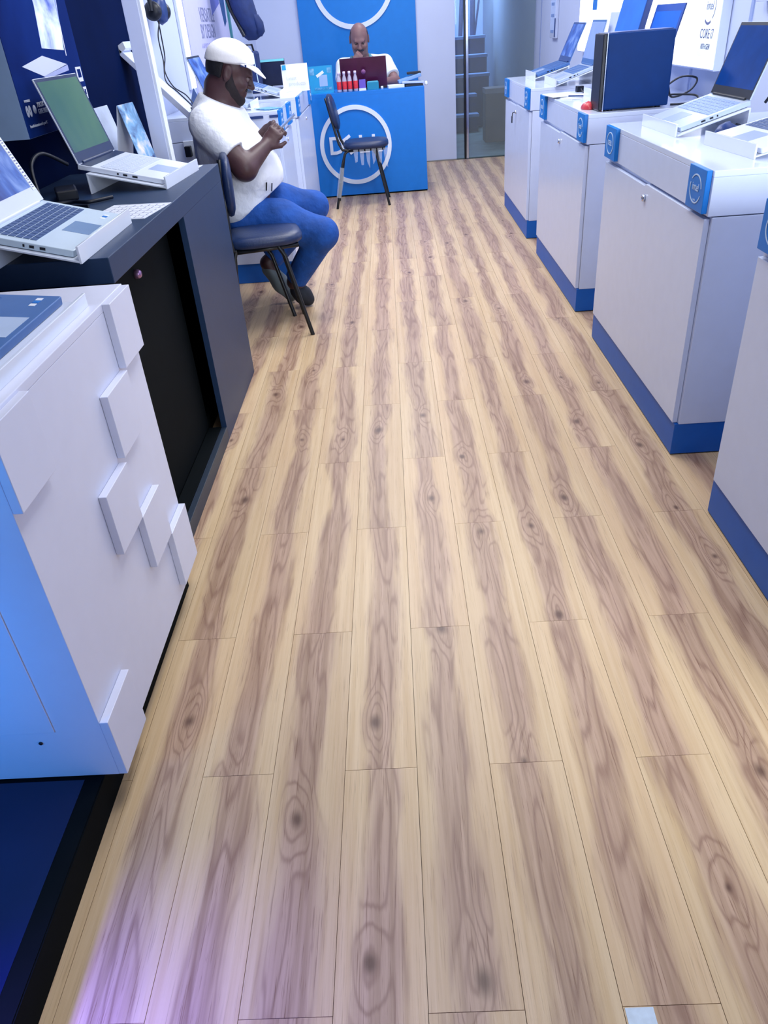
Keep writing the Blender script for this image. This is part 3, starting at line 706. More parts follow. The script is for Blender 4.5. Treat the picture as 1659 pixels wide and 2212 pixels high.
# printed price cards
def price_card(label, loc, rz, w, d):
    t = thing('price_card', label, 'card', loc, rz)
    MB().bb((-w/2, -d/2, 0), (w/2, d/2, 0.0015)).build('card', PAPER, t)
    mb = MB()
    for c in range(6):
        for r in range(7):
            x0 = -w/2+0.012+c*(w-0.02)/6
            mb.bb((x0, -d/2+0.012+r*(d-0.02)/7, 0.0015), (x0+(w-0.02)/6*random.uniform(.4, .85), -d/2+0.0145+r*(d-0.02)/7, 0.0018))
    o = mb.build('printed_lines', DARKINK, t); o['kind'] = 'stuff'
    mb = MB()
    for c in range(7):
        x0 = -w/2+0.008+c*(w-0.016)/6
        mb.bb((x0-0.0006, -d/2+0.004, 0.0015), (x0+0.0006, d/2-0.004, 0.0018))
    o = mb.build('ruled_lines', DARKINK, t); o['kind'] = 'stuff'
    return t
price_card('printed price card lying between the two left laptops', (-0.80, 2.385, HB), 1.45, 0.22, 0.19)
price_card('printed card at the far end of the charcoal counter', (-0.83, 3.20, HB), 1.5, 0.09, 0.16)
MBc = thing('tent_card', 'folded tent card with a blue picture beside the white post', 'card', (-1.03, 3.33, HB), 1.45)
def tent(t, w, h, pic, back):
    a = 0.24
    for sgn, mm, nm in ((1, pic, 'picture_side'), (-1, back, 'back_side')):
        MB().box((0, -sgn*math.sin(a)*h/2, math.cos(a)*h/2), (w, 0.002, h), Matrix.Rotation(-sgn*a, 3, 'X')).build(nm, mm, t)
tent(MBc, 0.15, 0.235, TENTPIC, PAPER)
mbx = MB()
for i in range(4): mbx.box((-0.05+i*0.032, -0.0515-0.003, 0.025), (0.02, 0.001, 0.02), Matrix.Rotation(-0.24, 3, 'X'))
mbx.build('icon_row', NAVYS, MBc)
MBd = thing('tent_card', 'plain white tent card behind the green laptop', 'card', (-1.165, 3.42, HB), 1.5)
tent(MBd, 0.17, 0.225, mat('pale_grey_print', (190, 204, 230), 0.5, var=0.2, scale=8), PAPER)
# adapters and cables behind the laptops
ad = thing('adapter', 'black power adapter between the two left laptops', 'adapter', (-1.10, 2.70, HB), 0.4)
MB().bb((-0.035, -0.06, 0), (0.035, 0.06, 0.035)).build('body', BLACKP, ad, bevel=0.006)
MB().bb((-0.02, 0.06, 0.01), (0.02, 0.085, 0.025)).build('socket', BLACKM, ad, bevel=0.003)
cable('cable', 'black cable rising from behind the green laptop', [(-1.10, 2.78, 0.985), (-1.15, 2.72, 1.03), (-1.17, 2.66, 1.01), (-1.16, 2.62, 0.95), (-1.13, 2.58, 0.90), (-1.05, 2.52, 0.896), (-0.96, 2.50, 0.896)], 0.006)
cable('cable', 'thin black cable along the back of the charcoal counter', [(-1.22, 2.40, 0.897), (-1.16, 2.50, 0.90), (-1.05, 2.58, 0.898), (-0.98, 2.56, 0.898), (-0.92, 2.62, 0.898)], 0.006)

# poster box on the navy wall
PXp = -1.20
po = thing('poster_box', 'navy poster box with laptop picture hanging on the dark wall', 'poster', (-1.25, 3.1, 1.07))
inv = Matrix.Translation((1.25, -3.1, -1.07))
MB().bb((-1.299, 2.775, 1.07), (PXp-0.002, 3.435, 2.3)).build('box', mat('pale_box', (150, 178, 214), 0.5), po, local=inv)
MB().bb((PXp-0.002, 2.776, 1.071), (PXp, 3.434, 2.299)).build('poster_face', POSTERM, po, local=inv)
fp = lambda a, b, h: inv @ Vector((PXp+h, a, b))
MB().prism([(3.085, 1.322), (3.292, 1.311), (3.345, 1.48), (3.355, 1.70), (3.08, 1.70), (3.118, 1.45)], 0.0, 0.001, fp).build('picture', CLOUDSCR, po)
MB().prism([(3.300, 1.293), (3.306, 1.293), (3.366, 1.70), (3.360, 1.70)], 0.0, 0.001, fp).build('picture_line', PAPER, po)
MB().prism([(2.873, 1.275), (3.036, 1.239), (3.285, 1.266), (3.068, 1.300)], 0.0, 0.001, fp).build('picture_laptop', WHITEP, po)
MB().prism([(3.036, 1.239), (3.055, 1.230), (3.290, 1.246), (3.290, 1.264)], 0.0, 0.001, fp).build('picture_laptop_edge', mat('lilac_print', (170, 180, 225), 0.5), po)
for (a, b, c, dd) in ((3.362, 1.203, 3.420, 1.253), (3.392, 1.143, 3.428, 1.184)):
    MB().bb((PXp, a, b), (PXp+0.001, c, dd)).build('icon', PAPER, po, local=inv)
    MB().bb((PXp+0.001, a+0.012, b+0.014), (PXp+0.0015, c-0.010, dd-0.008)).build('icon_inner', POSTERM, po, local=inv)
for yy in (2.815, 2.838):
    MB().ring((yy, 1.148), 0.003, 0.010, 0.001, fp, 20, sz=1.7).build('icon', PAPER, po)
MB().lathe([(0, 0), (0.013, 0), (0.013, 0.001), (0, 0.001)], inv @ Vector((PXp, 2.877, 1.15)), 20, (1, 0, 0)).build('logo_disc', PAPER, po)
text('lettering', 'XBOX', 0.022, PAPER, inv @ Vector((PXp+0.001, 2.902, 1.160)), (0, 1, 0), (0, 0, 1), po, align='LEFT')
text('lettering', 'GAME PASS', 0.022, PAPER, inv @ Vector((PXp+0.001, 2.902, 1.140)), (0, 1, 0), (0, 0, 1), po, align='LEFT', sx=0.7)
text('lettering', '1 month of entertainment for your PC', 0.013, PAPER, inv @ Vector((PXp+0.001, 2.80, 1.104)), (0, 1, 0), (0, 0, 1), po, align='LEFT', sx=0.75)
text('lettering', 'INCLUDES', 0.010, PAPER, inv @ Vector((PXp+0.001, 2.81, 1.178)), (0, 1, 0), (0, 0, 1), po, align='LEFT')

# white post and slanted shelf
pt = thing('display_post', 'white upright post standing at the far end of the charcoal counter', 'post', (-0.957, 3.47, 0))
MB().bb((-0.034, -0.02, 0.0), (0.026, 0.035, 2.4)).build('upright', POSTW, pt, bevel=0.002)
MB().bb((0.026, -0.018, 0.0), (0.036, 0.035, 2.4)).build('edge_strip', mat('pale_edge', (226, 234, 250), 0.4), pt)
MB().bb((-0.055, -0.03, 0.0), (0.05, 0.05, 0.012)).build('foot_plate', POSTW, pt)
sh = thing('slanted_shelf', 'white shelf sloping down behind the white post', 'shelf', (-1.18, 4.2, 1.13), 0)
inv = Matrix.Translation((1.18, -4.2, -1.13))
fy = lambda a, b, h: inv @ Vector((a, h, b))
MB().prism([(-1.299, 1.30), (-1.299, 1.268), (-1.025, 0.975), (-1.01, 1.0)], 4.30, 4.44, fy).build('board', POSTW, sh, bevel=0.002)
MB().prism([(-1.025, 0.975), (-1.0, 0.955), (-0.955, 1.0), (-0.972, 1.022)], 4.30, 4.44, fy).build('front_lip', ACRYL, sh, bevel=0.002)
MB().prism([(-1.299, 1.272), (-1.299, 1.31), (-1.27, 1.325), (-1.262, 1.295)], 4.30, 4.44, fy).build('back_lip', ACRYL, sh, bevel=0.002)
hs = thing('headset', 'black headset hanging on the white wall above the shelf', 'headset', (-1.22, 4.9, 1.40))
for dy in (-0.10, 0.10):
    MB().lathe([(0, -0.03), (0.03, -0.032), (0.045, -0.015), (0.045, 0.012), (0.03, 0.025), (0, 0.025)], (0, dy, 0.05), 20, (0, 1, 0)).build('ear_cup', BLACKP, hs)
    MB().tube([(0.0, dy*1.35, 0.05), (0, dy*1.3, 0.2), (0, dy*0.8, 0.30), (0, 0, 0.33)], 0.012, 10).build('headband', BLACKP, hs)
MB().lathe([(0, -0.02), (0.06, -0.02), (0.075, 0.0), (0.06, 0.03), (0, 0.03)], (0.01, 0.0, 0.06), 24, (1, 0, 0)).build('ear_cushion', NAVYS, hs)
MB().tube([(-0.078, 0, 0.33), (0.01, 0, 0.32)], 0.008, 8).build('hook', POSTW, hs)
cable('cable', 'thin headset cable hanging down to the slanted shelf', [(-1.21, 4.85, 1.40), (-1.22, 4.80, 1.33), (-1.22, 4.81, 1.22), (-1.20, 4.70, 1.13), (-1.13, 4.62, 1.08), (-1.04, 4.50, 1.02), (-1.0, 4.36, 1.005), (-0.985, 4.25, 1.02)], 0.0035)
cable('cable', 'second headset cable crossing the first one', [(-1.21, 4.83, 1.42), (-1.22, 4.87, 1.33), (-1.22, 4.86, 1.24), (-1.22, 4.80, 1.17), (-1.17, 4.72, 1.10), (-1.08, 4.60, 1.06), (-1.01, 4.45, 1.01), (-0.988, 4.26, 1.022)], 0.0035)
hk = tag(MB().prism([(4.77, 1.43), (4.80, 1.385), (4.84, 1.38), (4.86, 1.41), (4.82, 1.46)], -1.299, -1.27, lambda a, b, h: (h, a-0.13, b)).build('wall_hook', BLACKP, bevel=0.004), 'small dark hook on the wall left of the headset', 'hook')
ls = thing('led_strip', 'bright vertical light strip on the white wall', 'light', (-1.29, 5.75, 0.95))
MB().bb((-0.008, -0.10, 0.08), (0.008, 0.06, 1.3)).build('channel', POSTW, ls)
MB().bb((0.008, -0.085, 0.085), (0.011, 0.045, 1.29)).build('diffuser', LEDM, ls)
vp = thing('wall_poster', 'pale lilac poster with tall thin lettering on the white wall', 'poster', (-1.29, 6.6, 1.0))
inv = Matrix.Translation((1.29, -6.6, -1.0))
MB().bb((-1.299, 5.86, 1.0), (-1.285, 7.45, 2.2)).build('board', mat('lilac_poster', (196, 196, 232), 0.5, var=0.02), vp, local=inv)
text('lettering', 'VERSATILE', 0.125, DARKINK, inv @ Vector((-1.284, 6.58, 1.445)), (0, 1, 0), (0, 0, 1), vp, sx=0.92)
text('lettering', 'BY DESIGN', 0.125, DARKINK, inv @ Vector((-1.284, 6.54, 1.345)), (0, 1, 0), (0, 0, 1), vp, sx=0.85)
text('lettering', 'A LAPTOP THAT ADAPTS', 0.04, mat('pale_ink', (164, 164, 206), 0.5), inv @ Vector((-1.284, 6.45, 1.262)), (0, 1, 0), (0, 0, 1), vp)
fv = lambda a, b, h: inv @ Vector((-1.285+h, a, b))
MB().prism([(6.79, 1.45), (7.15, 1.53), (7.15, 1.70), (6.80, 1.70)], 0, 0.002, fv).build('triangle', mat('violet_print', (96, 104, 190), 0.5), vp)
MB().prism([(7.17, 1.56), (7.26, 1.375), (7.36, 1.41), (7.40, 1.70), (7.17, 1.70)], 0, 0.002, fv).build('triangle', mat('teal_print', (26, 70, 130), 0.5), vp)
gs = struct(MB().bb((-1.299, 7.45, 1.2), (-1.27, 7.50, 2.2)).build('trim_4', GREENS))
# ------------------------------------------------------------------ left white cabinets near the back
def left_cabinet(label, y0, y1, H, x1=-0.62, stickers=True):
    c = thing('display_cabinet', label, 'cabinet', ((XL+x1)/2, (y0+y1)/2, 0))
    inv = Matrix.Translation((-(XL+x1)/2, -(y0+y1)/2, 0))
    MB().bb((XL+0.005, y0+0.004, 0.002), (x1-0.004, y1-0.004, 0.118)).build('plinth', BASEB, c, local=inv)
    MB().bb((XL+0.005, y0, 0.118), (x1-0.014, y1, H-0.126)).build('body', CABW, c, local=inv, bevel=0.0015)
    MB().bb((XL+0.005, y0, H-0.123), (x1, y1, H-0.018)).build('top_band', CABW, c, local=inv, bevel=0.0015)
    MB().bb((XL+0.005, y0, H-0.018), (x1, y1, H)).build('worktop', CABT, c, local=inv, bevel=0.002)
    dr = MB().bb((x1-0.0135, y0+0.012, 0.12), (x1+0.004, y1-0.012, H-0.132)).build('door', CABW, c, local=inv, bevel=0.0015)
    MB().lathe([(0, 0), (0.0115, 0), (0.0115, 0.008), (0, 0.01)], (0, 0, 0), 18, (1, 0, 0)).build('lock', CHROME, dr, local=inv @ Matrix.Translation((x1+0.004, (y0+y1)/2, H-0.18)))
    sticker(c, 'intel', x1, y0+0.012, y0+0.150, H-0.117, H-0.001, inv, face=1)
    sticker(c, 'dell', x1, y1-0.165, y1-0.015, H-0.117, H-0.001, inv, face=1)
    return c, inv
HA = 0.945
ca, inv = left_cabinet('short white cabinet beyond the seated man on the left', 4.72, 5.32, HA)
for (a, b) in ((-0.86, -0.70), (-0.665, -0.615)):
    MB().bb((a, 4.716, HA-0.034), (b, 4.7195, HA-0.020)).build('cable_slot', NAVYS, ca, local=inv)
HBk = 0.935
left_cabinet('long white cabinet on the left in front of the blue counter', 5.74, 6.85, HBk)
# things on them
stand('white stand on the short left cabinet beyond the man', -0.80, 5.02, Lf, 0.2, 0.3, 0.22, HA, HA+0.03)
laptop('silver laptop in front of the seated man, screen leaning to the wall', (-0.80, 5.02, HA+0.03), Lf, 0.2, 1.0, 0.33, 0.23, keys='joined', keym=BLUEGREY, scr=DARKPIC)
stand('white stand on the long left cabinet beyond the man', -0.735, 5.93, Lf, 0.30, 0.36, 0.24, HBk, HBk+0.032)
laptop('silver laptop propped open on the long left cabinet', (-0.735, 5.93, HBk+0.032), Lf, 0.30, 0.85, 0.33, 0.24, keys='joined', keym=BLUEGREY, scr=mat('slate_screen', (96, 126, 186), 0.4, var=0.05), bezel=NAVYS)
br = thing('brochure', 'blue leaflet on the corner of the short white cabinet', 'leaflet', (-0.685, 4.86, HA), 0.5)
for i, a in enumerate((0, 0.25)): MB().box((0.0, 0, 0.002+0.002*i), (0.10, 0.15, 0.0018), Matrix.Rotation(a, 3, 'Z')).build('sheet', BROCHURE, br)
bb = thing('product_box', 'blue box standing on the short cabinet behind the man', 'box', (-1.08, 5.245, HA), 0.1)
MB().bb((-0.04, -0.05, 0), (0.04, 0.05, 0.22)).build('carton', mat('royal_blue_card', (40, 90, 180), 0.5, var=0.1), bb, bevel=0.002)
MB().bb((-0.041, -0.051, 0.16), (0.041, 0.051, 0.20)).build('band', mat('pale_blue_band', (120, 165, 225), 0.5), bb)
bk = thing('card_stand', 'grey wedge card beside the blue box', 'card', (-1.13, 5.02, HA), 0.2)
MB().prism([(-0.05, 0), (0.05, 0), (0.0, 0.13)], -0.002, 0.002, lambda a, b, h: (a, h, b)).build('card', mat('grey_card', (120, 145, 195), 0.5), bk)
MB().bb((-0.05, -0.03, 0), (0.05, 0.03, 0.004)).build('foot', PAPER, bk)
ml = thing('monitor', 'black monitor with a pale cyan top edge at the back left', 'monitor', (-0.90, 6.62, HBk), 0.0)
MB().bb((-0.10, -0.06, 0), (0.10, 0.10, 0.01)).build('foot', BLACKP, ml, bevel=0.003)
MB().bb((-0.02, 0.03, 0.01), (0.02, 0.05, 0.12)).build('neck', BLACKP, ml)
MB().bb((-0.16, 0.0, 0.03), (0.135, 0.03, 0.205)).build('shell', BLACKP, ml, bevel=0.003)
MB().bb((-0.155, -0.002, 0.035), (0.13, 0.0, 0.19)).build('screen', mat('black_screen', (10, 22, 56), 0.35, var=0.1), ml)
MB().bb((-0.155, -0.003, 0.190), (0.135, 0.0, 0.205)).build('top_strip', mat('cyan_strip', (120, 205, 215), 0.4), ml)
text('lettering', 'n', 0.03, mat('dim_ink', (90, 120, 180), 0.5), (-0.07, -0.003, 0.15), (1, 0, 0), (0, 0, 1), ml)
sg = thing('sign_card', 'white price sign on the corner of the long left cabinet', 'sign', (-0.66, 6.30, HBk), 0.12)
MB().box((0, 0, 0.087), (0.19, 0.004, 0.175), Matrix.Rotation(-0.12, 3, 'X')).build('card', PAPER, sg)
MB().bb((-0.09, -0.01, 0), (0.09, 0.05, 0.003)).build('foot', ACRYL, sg)
text('lettering', 'Latest', 0.03, mat('faint_ink', (196, 198, 224), 0.5), (-0.03, -0.008, 0.085), (1, 0, 0), (0, 0.12, 1), sg)
text('lettering', 'products', 0.034, mat('faint_ink', (196, 198, 224), 0.5), (0.01, -0.012, 0.05), (1, 0, 0), (0, 0.12, 1), sg)
MB().box((-0.075, -0.001, 0.155), (0.028, 0.003, 0.03), Matrix.Rotation(-0.12, 3, 'X')).build('blue_tab', CYAN, sg)
bag = thing('backpack', 'navy backpack hanging on the left wall above the monitor', 'backpack', (-1.06, 6.75, 1.27))
def blob(rings, seg=18):
    # rings: (z, cx, cy, rx, ry)
    vs = []
    for (z, cx, cy_, rx, ry) in rings:
        for k in range(seg):
            a = 2*PI*k/seg; c_, s_ = math.cos(a), math.sin(a)
            vs.append((cx+rx*math.copysign(abs(c_)**0.75, c_), cy_+ry*math.copysign(abs(s_)**0.75, s_), z))
    n = len(rings); mb = MB()
    mb.add(vs, [(i*seg+k, i*seg+(k+1) % seg, (i+1)*seg+(k+1) % seg, (i+1)*seg+k) for i in range(n-1) for k in range(seg)], True)
    mb.add(vs[:seg], [tuple(range(seg))[::-1]]); mb.add(vs[-seg:], [tuple(range(seg))]); return mb
blob([(0.0, 0.06, 0, 0.03, 0.05), (0.02, 0.065, 0, 0.06, 0.09), (0.07, 0.06, 0, 0.075, 0.12), (0.18, 0.03, 0, 0.085, 0.14), (0.32, 0.0, 0, 0.085, 0.14), (0.42, -0.03, 0, 0.07, 0.12), (0.46, -0.05, 0, 0.03, 0.06)]).build('body', BAGM, bag)
blob([(0.02, 0.115, 0.0, 0.02, 0.06), (0.05, 0.13, 0, 0.03, 0.09), (0.11, 0.125, 0, 0.03, 0.10), (0.16, 0.105, 0, 0.02, 0.09)]).build('pocket', BAGM, bag)
MB().tube([(-0.05, 0.05, 0.44), (-0.12, 0.0, 0.40), (-0.06, -0.08, 0.2), (0.02, -0.12, 0.03)], 0.014, 8).build('strap', BLACKP, bag)
MB().tube([(-0.05, 0, 0.46), (-0.08, 0, 0.52), (-0.13, 0, 0.55), (-0.239, 0, 0.56)], 0.01, 8).build('hanger', POSTW, bag)
b2 = thing('laptop_bag', 'black bag with white piping standing on the long left cabinet', 'bag', (-0.99, 6.44, HBk), 0.0)
MB().bb((-0.055, -0.05, 0.0), (0.055, 0.12, 0.27)).build('body', BAGM, b2, bevel=0.02)
for x in (-0.03, -0.005, 0.045): MB().tube([(x, -0.052, 0.02), (x-0.012, -0.052, 0.26)], 0.0035, 6).build('piping', INK, b2)
MB().tube([(-0.03, 0.03, 0.26), (-0.02, 0.03, 0.31), (0.02, 0.03, 0.31), (0.03, 0.03, 0.26)], 0.008, 8).build('handle', BLACKP, b2)
sk = thing('wall_socket', 'white socket with two black plugs by the man\'s back', 'socket', (-1.10, 4.716, 0.78))
MB().bb((-0.075, -0.010, -0.05), (0.055, 0.0, 0.05)).build('plate', ACRYL, sk, bevel=0.003)
MB().lathe([(0, 0), (0.034, 0), (0.034, 0.03), (0.026, 0.05), (0, 0.05)], (0.025, -0.01, 0.0), 18, (0, -1, 0)).build('plug', BLACKP, sk)
MB().bb((-0.065, -0.05, -0.03), (-0.03, -0.01, 0.025)).build('plug', BLACKP, sk, bevel=0.004)

# ------------------------------------------------------------------ blue counter at the back and what stands on it
bc2 = thing('reception_counter', 'bright blue reception counter with a white ring logo', 'counter', (-0.18, 7.33, 0))
inv = Matrix.Translation((0.18, -7.33, 0))
ZC2 = 0.835
MB().bb((-0.685, 7.333, 0.012), (0.324, 7.36, ZC2-0.03)).build('front_panel', COUNTB, bc2, local=inv, bevel=0.001)
MB().bb((-0.68, 7.345, 0.0), (0.32, 7.36, 0.012)).build('kick_strip', BLACKD, bc2, local=inv)
for x in (-0.685, 0.30): MB().bb((x, 7.36, 0.0), (x+0.024, 7.78, ZC2-0.03)).build('side_panel', COUNTB, bc2, local=inv, bevel=0.001)
MB().bb((-0.685, 7.333, ZC2-0.03), (0.324, 7.80, ZC2)).build('worktop', COUNTB, bc2, local=inv, bevel=0.001)
dell_logo(bc2, -0.30, 0.42, 0.318, 7.333, inv)
la = laptop('maroon laptop seen from behind on the blue counter', (-0.19, 7.72, ZC2+0.017), PI, 0.0, 1.28, 0.40, 0.20, shell=mat('dark_maroon', (40, 18, 40), 0.4), keys='joined', keym=BLACKP, lidm=MAROON, lidlen=0.235)
MB().lathe([(0, 0), (0.019, 0), (0.019, 0.0012), (0, 0.0012)], (0, 0.275, 0.120), 20, (0, 0.96, -0.28)).build('lid_logo', mat('mauve_print', (140, 86, 140), 0.4), la)
def bottle(x):
    t = thing('water_bottle', 'clear water bottle with a red label in the row on the blue counter', 'bottle', (x, 7.39, ZC2), group='four water bottles in a row on the counter')
    return t
bot = None
for i, x in enumerate((-0.405, -0.357, -0.312, -0.262)):
    if bot is None:
        bot = bottle(x)
        MB().lathe([(0.0, 0.0), (0.017, 0.0), (0.019, 0.008), (0.019, 0.085), (0.016, 0.105), (0.010, 0.122), (0.010, 0.13)], seg=18).build('body', CLEARB, bot)
        MB().lathe([(0.0, 0.130), (0.0115, 0.130), (0.0115, 0.152), (0.0, 0.154)], seg=16).build('cap', CAPV, bot)
        MB().lathe([(0.0194, 0.020), (0.0196, 0.021), (0.0196, 0.078), (0.0194, 0.079)], seg=18).build('label', REDL, bot)
    else:
        b_ = copy_tree(bot); b_.location = (x, 7.39, ZC2)
    cur = bot if i == 0 else b_
    cur['label'] = ['leftmost of the four red-labelled water bottles on the blue counter', 'second from left of the four red-labelled water bottles', 'third from left of the four red-labelled water bottles', 'rightmost of the four red-labelled water bottles on the blue counter'][i]
qs = thing('cyan_standee', 'cyan card standee with a white panel on the blue counter', 'sign', (-0.56, 7.42, ZC2))
MB().box((0, 0.02, 0.103), (0.205, 0.004, 0.206), Matrix.Rotation(-0.1, 3, 'X')).build('card', CYAN, qs)
MB().bb((-0.105, -0.03, 0), (0.105, 0.05, 0.012)).build('foot', CYAN, qs)
for (x, z, wd, hh, m_, rz) in ((-0.075, 0.165, 0.04, 0.05, BROCHURE, 0), (0.075, 0.17, 0.035, 0.04, BROCHURE, 0), (-0.005, 0.145, 0.07, 0.022, PAPER, 0.5), (0.02, 0.095, 0.07, 0.085, mat('pale_blue_print', (150, 180, 226), 0.5), 0)):
    MB().box((x, 0.02+(z-0.103)*0.1-0.003, z), (wd, 0.0015, hh), Matrix.Rotation(-0.1, 3, 'X') @ Matrix.Rotation(-rz, 3, 'Y')).build('print', m_, qs)
text('lettering', 'SCAN FOR MORE', 0.026, BROCHURE, (0.015, 0.005, 0.035), (1, 0, 0), (0, 0.1, 1), qs, sx=0.75)
tb = thing('tissue_box', 'small teal box on the blue counter before the laptop', 'box', (-0.115, 7.42, ZC2))
MB().bb((-0.05, -0.03, 0), (0.05, 0.04, 0.058)).build('carton', TEALB, tb, bevel=0.002)
MB().bb((-0.045, -0.025, 0.058), (0.045, 0.035, 0.064)).build('top_flap', mat('pale_teal', (90, 180, 210), 0.5), tb)
pb = thing('gift_box', 'small purple box beside the bottles on the blue counter', 'box', (-0.205, 7.42, ZC2))
MB().bb((-0.028, -0.025, 0.018), (0.028, 0.03, 0.082)).build('carton', PURPLE, pb, bevel=0.002)
MB().bb((-0.03, -0.027, 0), (0.03, 0.032, 0.018)).build('base', PAPER, pb)
tp = thing('tape_roll', 'tiny white cap lying on the blue counter', 'cap', (-0.037, 7.40, ZC2))
MB().lathe([(0, 0), (0.011, 0), (0.011, 0.018), (0.008, 0.022), (0, 0.022)], seg=16).build('cap', PAPER, tp)
ppb = thing('paper_stack', 'stack of papers and white boxes at the right end of the blue counter', 'papers', (0.18, 7.47, ZC2), 0.1)
MB().bb((-0.17, -0.07, 0), (-0.03, 0.04, 0.022)).build('carton', PAPER, ppb, bevel=0.002)
MB().bb((-0.02, -0.05, 0), (0.135, 0.09, 0.016)).build('black_pad', BLACKP, ppb, bevel=0.002)
MB().box((0.05, 0.02, 0.03), (0.19, 0.13, 0.016), Matrix.Rotation(0.05, 3, 'Y')).build('binder', mat('pale_binder', (180, 196, 232), 0.5), ppb, bevel=0.002)
MB().box((0.03, 0.05, 0.058), (0.20, 0.12, 0.024), Matrix.Rotation(-0.22, 3, 'Y')).build('folder', mat('blue_folder', (120, 160, 216), 0.5), ppb, bevel=0.004)
MB().box((0.075, 0.08, 0.094), (0.12, 0.05, 0.02)).build('black_case', BLACKP, ppb, bevel=0.004)
MB().lathe([(0, 0), (0.012, 0), (0.014, 0.01), (0.009, 0.03), (0, 0.032)], (0.165, -0.03, 0.0), 14).build('bulb_cap', PAPER, ppb)

# white floor sticker
tag(MB().bb((0.288, 0.44, 0.0), (0.332, 0.549, 0.0008)).build('floor_sticker', mat('pale_blue_sticker', (208, 224, 240), 0.5, var=0.06, scale=90)), 'small white sticker on a floor plank at the bottom of the picture', 'sticker')

# ------------------------------------------------------------------ chairs
def make_chair(label, loc, rz, up=None, foot=-0.235, seat_s=1.0):
    up = up or ((-0.150, 0.452), (-0.175, 0.50), (-0.20, 0.60), (-0.245, 0.80), (-0.255, 0.83))
    t = thing('visitor_chair', label, 'chair', loc, rz)
    n = 28
    seat = MB(); vs = []
    prof = [(0.93, 0.452), (1.0, 0.462), (1.0, 0.482), (0.94, 0.496), (0.75, 0.503), (0.4, 0.505), (0.02, 0.505)]
    for s, z in prof:
        for k in range(n):
            a = 2*PI*k/n; c_, s_ = math.cos(a), math.sin(a)
            vs.append((0.045+0.19*s*math.copysign(abs(c_)**0.55, c_), 0.185*seat_s*s*math.copysign(abs(s_)**0.55, s_), z))
    seat.add(vs, [(i*n+k, i*n+(k+1) % n, (i+1)*n+(k+1) % n, (i+1)*n+k) for i in range(len(prof)-1) for k in range(n)], True)
    seat.add(vs[:n], [tuple(range(n))[::-1]]); seat.add(vs[-n:], [tuple(range(n))])
    seat.build('seat', VINYL, t)
    MB().tube([(0.20, -0.13, 0.440), (0.20, 0.13, 0.440), (-0.12, 0.145, 0.440), (-0.12, -0.145, 0.440)], 0.010, 8, closed=True).build('seat_frame', BLACKM, t)
    for s in (-1, 1):
        MB().tube([(0.105, s*0.135, 0.444), (0.13, s*0.14, 0.40), (0.215, s*0.175, 0.0)], 0.0105, 10).build('leg', BLACKM, t)
        MB().tube([(-0.10, s*0.145, 0.446), (-0.10+(foot+0.10)*0.25, s*0.15, 0.42), (-0.10+(foot+0.10)*0.45, s*0.155, 0.34), (foot, s*0.175, 0.0)], 0.0105, 10).build('leg', BLACKM, t)
        upp = [(-0.10, s*0.145, 0.446)]+[(ux, s*yv, uz) for (ux, uz), yv in zip(up, (0.15, 0.15, 0.14, 0.125, 0.10))]
        MB().tube(upp, 0.0105, 10).build('back_upright', BLACKM, t)
    # padded oval back
    back = MB(); vs = []
    tilt = math.atan2(up[2][0]-up[3][0], up[3][1]-up[2][1]); bx_ = up[2][0]+(up[3][0]-up[2][0])*0.62+0.02; n = 30
    for s, h in ((0.05, -0.024), (0.8, -0.022), (0.97, -0.012), (1.0, 0.0), (0.97, 0.014), (0.8, 0.024), (0.05, 0.028)):
        for k in range(n):
            a = 2*PI*k/n; c_, s_ = math.cos(a), math.sin(a)
            yy = 0.185*s*math.copysign(abs(c_)**0.6, c_); zz = 0.135*s*math.copysign(abs(s_)**0.75, s_)
            vs.append((bx_+h-zz*math.sin(tilt)+0.12*yy*yy, yy, 0.725+zz*math.cos(tilt)))
    m_ = 7
    back.add(vs, [(i*n+k, i*n+(k+1) % n, (i+1)*n+(k+1) % n, (i+1)*n+k) for i in range(m_-1) for k in range(n)], True)
    back.add(vs[:n], [tuple(range(n))[::-1]]); back.add(vs[-n:], [tuple(range(n))]); back.build('backrest', VINYL, t)
    return t
make_chair('black padded chair facing right in front of the blue counter', (-0.245, 6.98, 0), 0.0)
c1 = make_chair('empty black chair between charcoal counter and the man in the cap', (-0.698, 3.835, 0), 0.21, ((-0.112, 0.452), (-0.118, 0.50), (-0.112, 0.62), (-0.106, 0.81), (-0.105, 0.84)), -0.14, 0.93)
make_chair('chair hidden under the seated man in the white cap', (-0.79, 4.20, 0), 0.0, None, -0.2).scale = (1, 1, 0.82)
# torn clear wrapping left on the empty chair
wr = thing('plastic_wrap', 'torn clear plastic wrap on the legs of the empty chair', 'wrap', (-0.245, 6.98, 0.2))
del wr
bpy.data.objects.remove(bpy.data.objects['plastic_wrap'])
ch2 = [o for o in bpy.data.objects if o.name == 'visitor_chair'][0]
MB().tube([(-0.215, -0.171, 0.09), (-0.19, -0.165, 0.20), (-0.165, -0.16, 0.32)], [0.02, 0.024, 0.018], 8).build('leg_wrap', WRAP, ch2)
mbw = MB()
for i in range(6):
    x = -0.06+i*0.05
    mbw.add([(x, -0.165, 0.45), (x+0.04, -0.165, 0.45), (x+0.03, -0.172, 0.36-0.03*(i % 3)), (x+0.01, -0.168, 0.35-0.02*(i % 2))], [(0, 1, 2, 3)])
mbw.build('seat_wrap', WRAP, ch2)

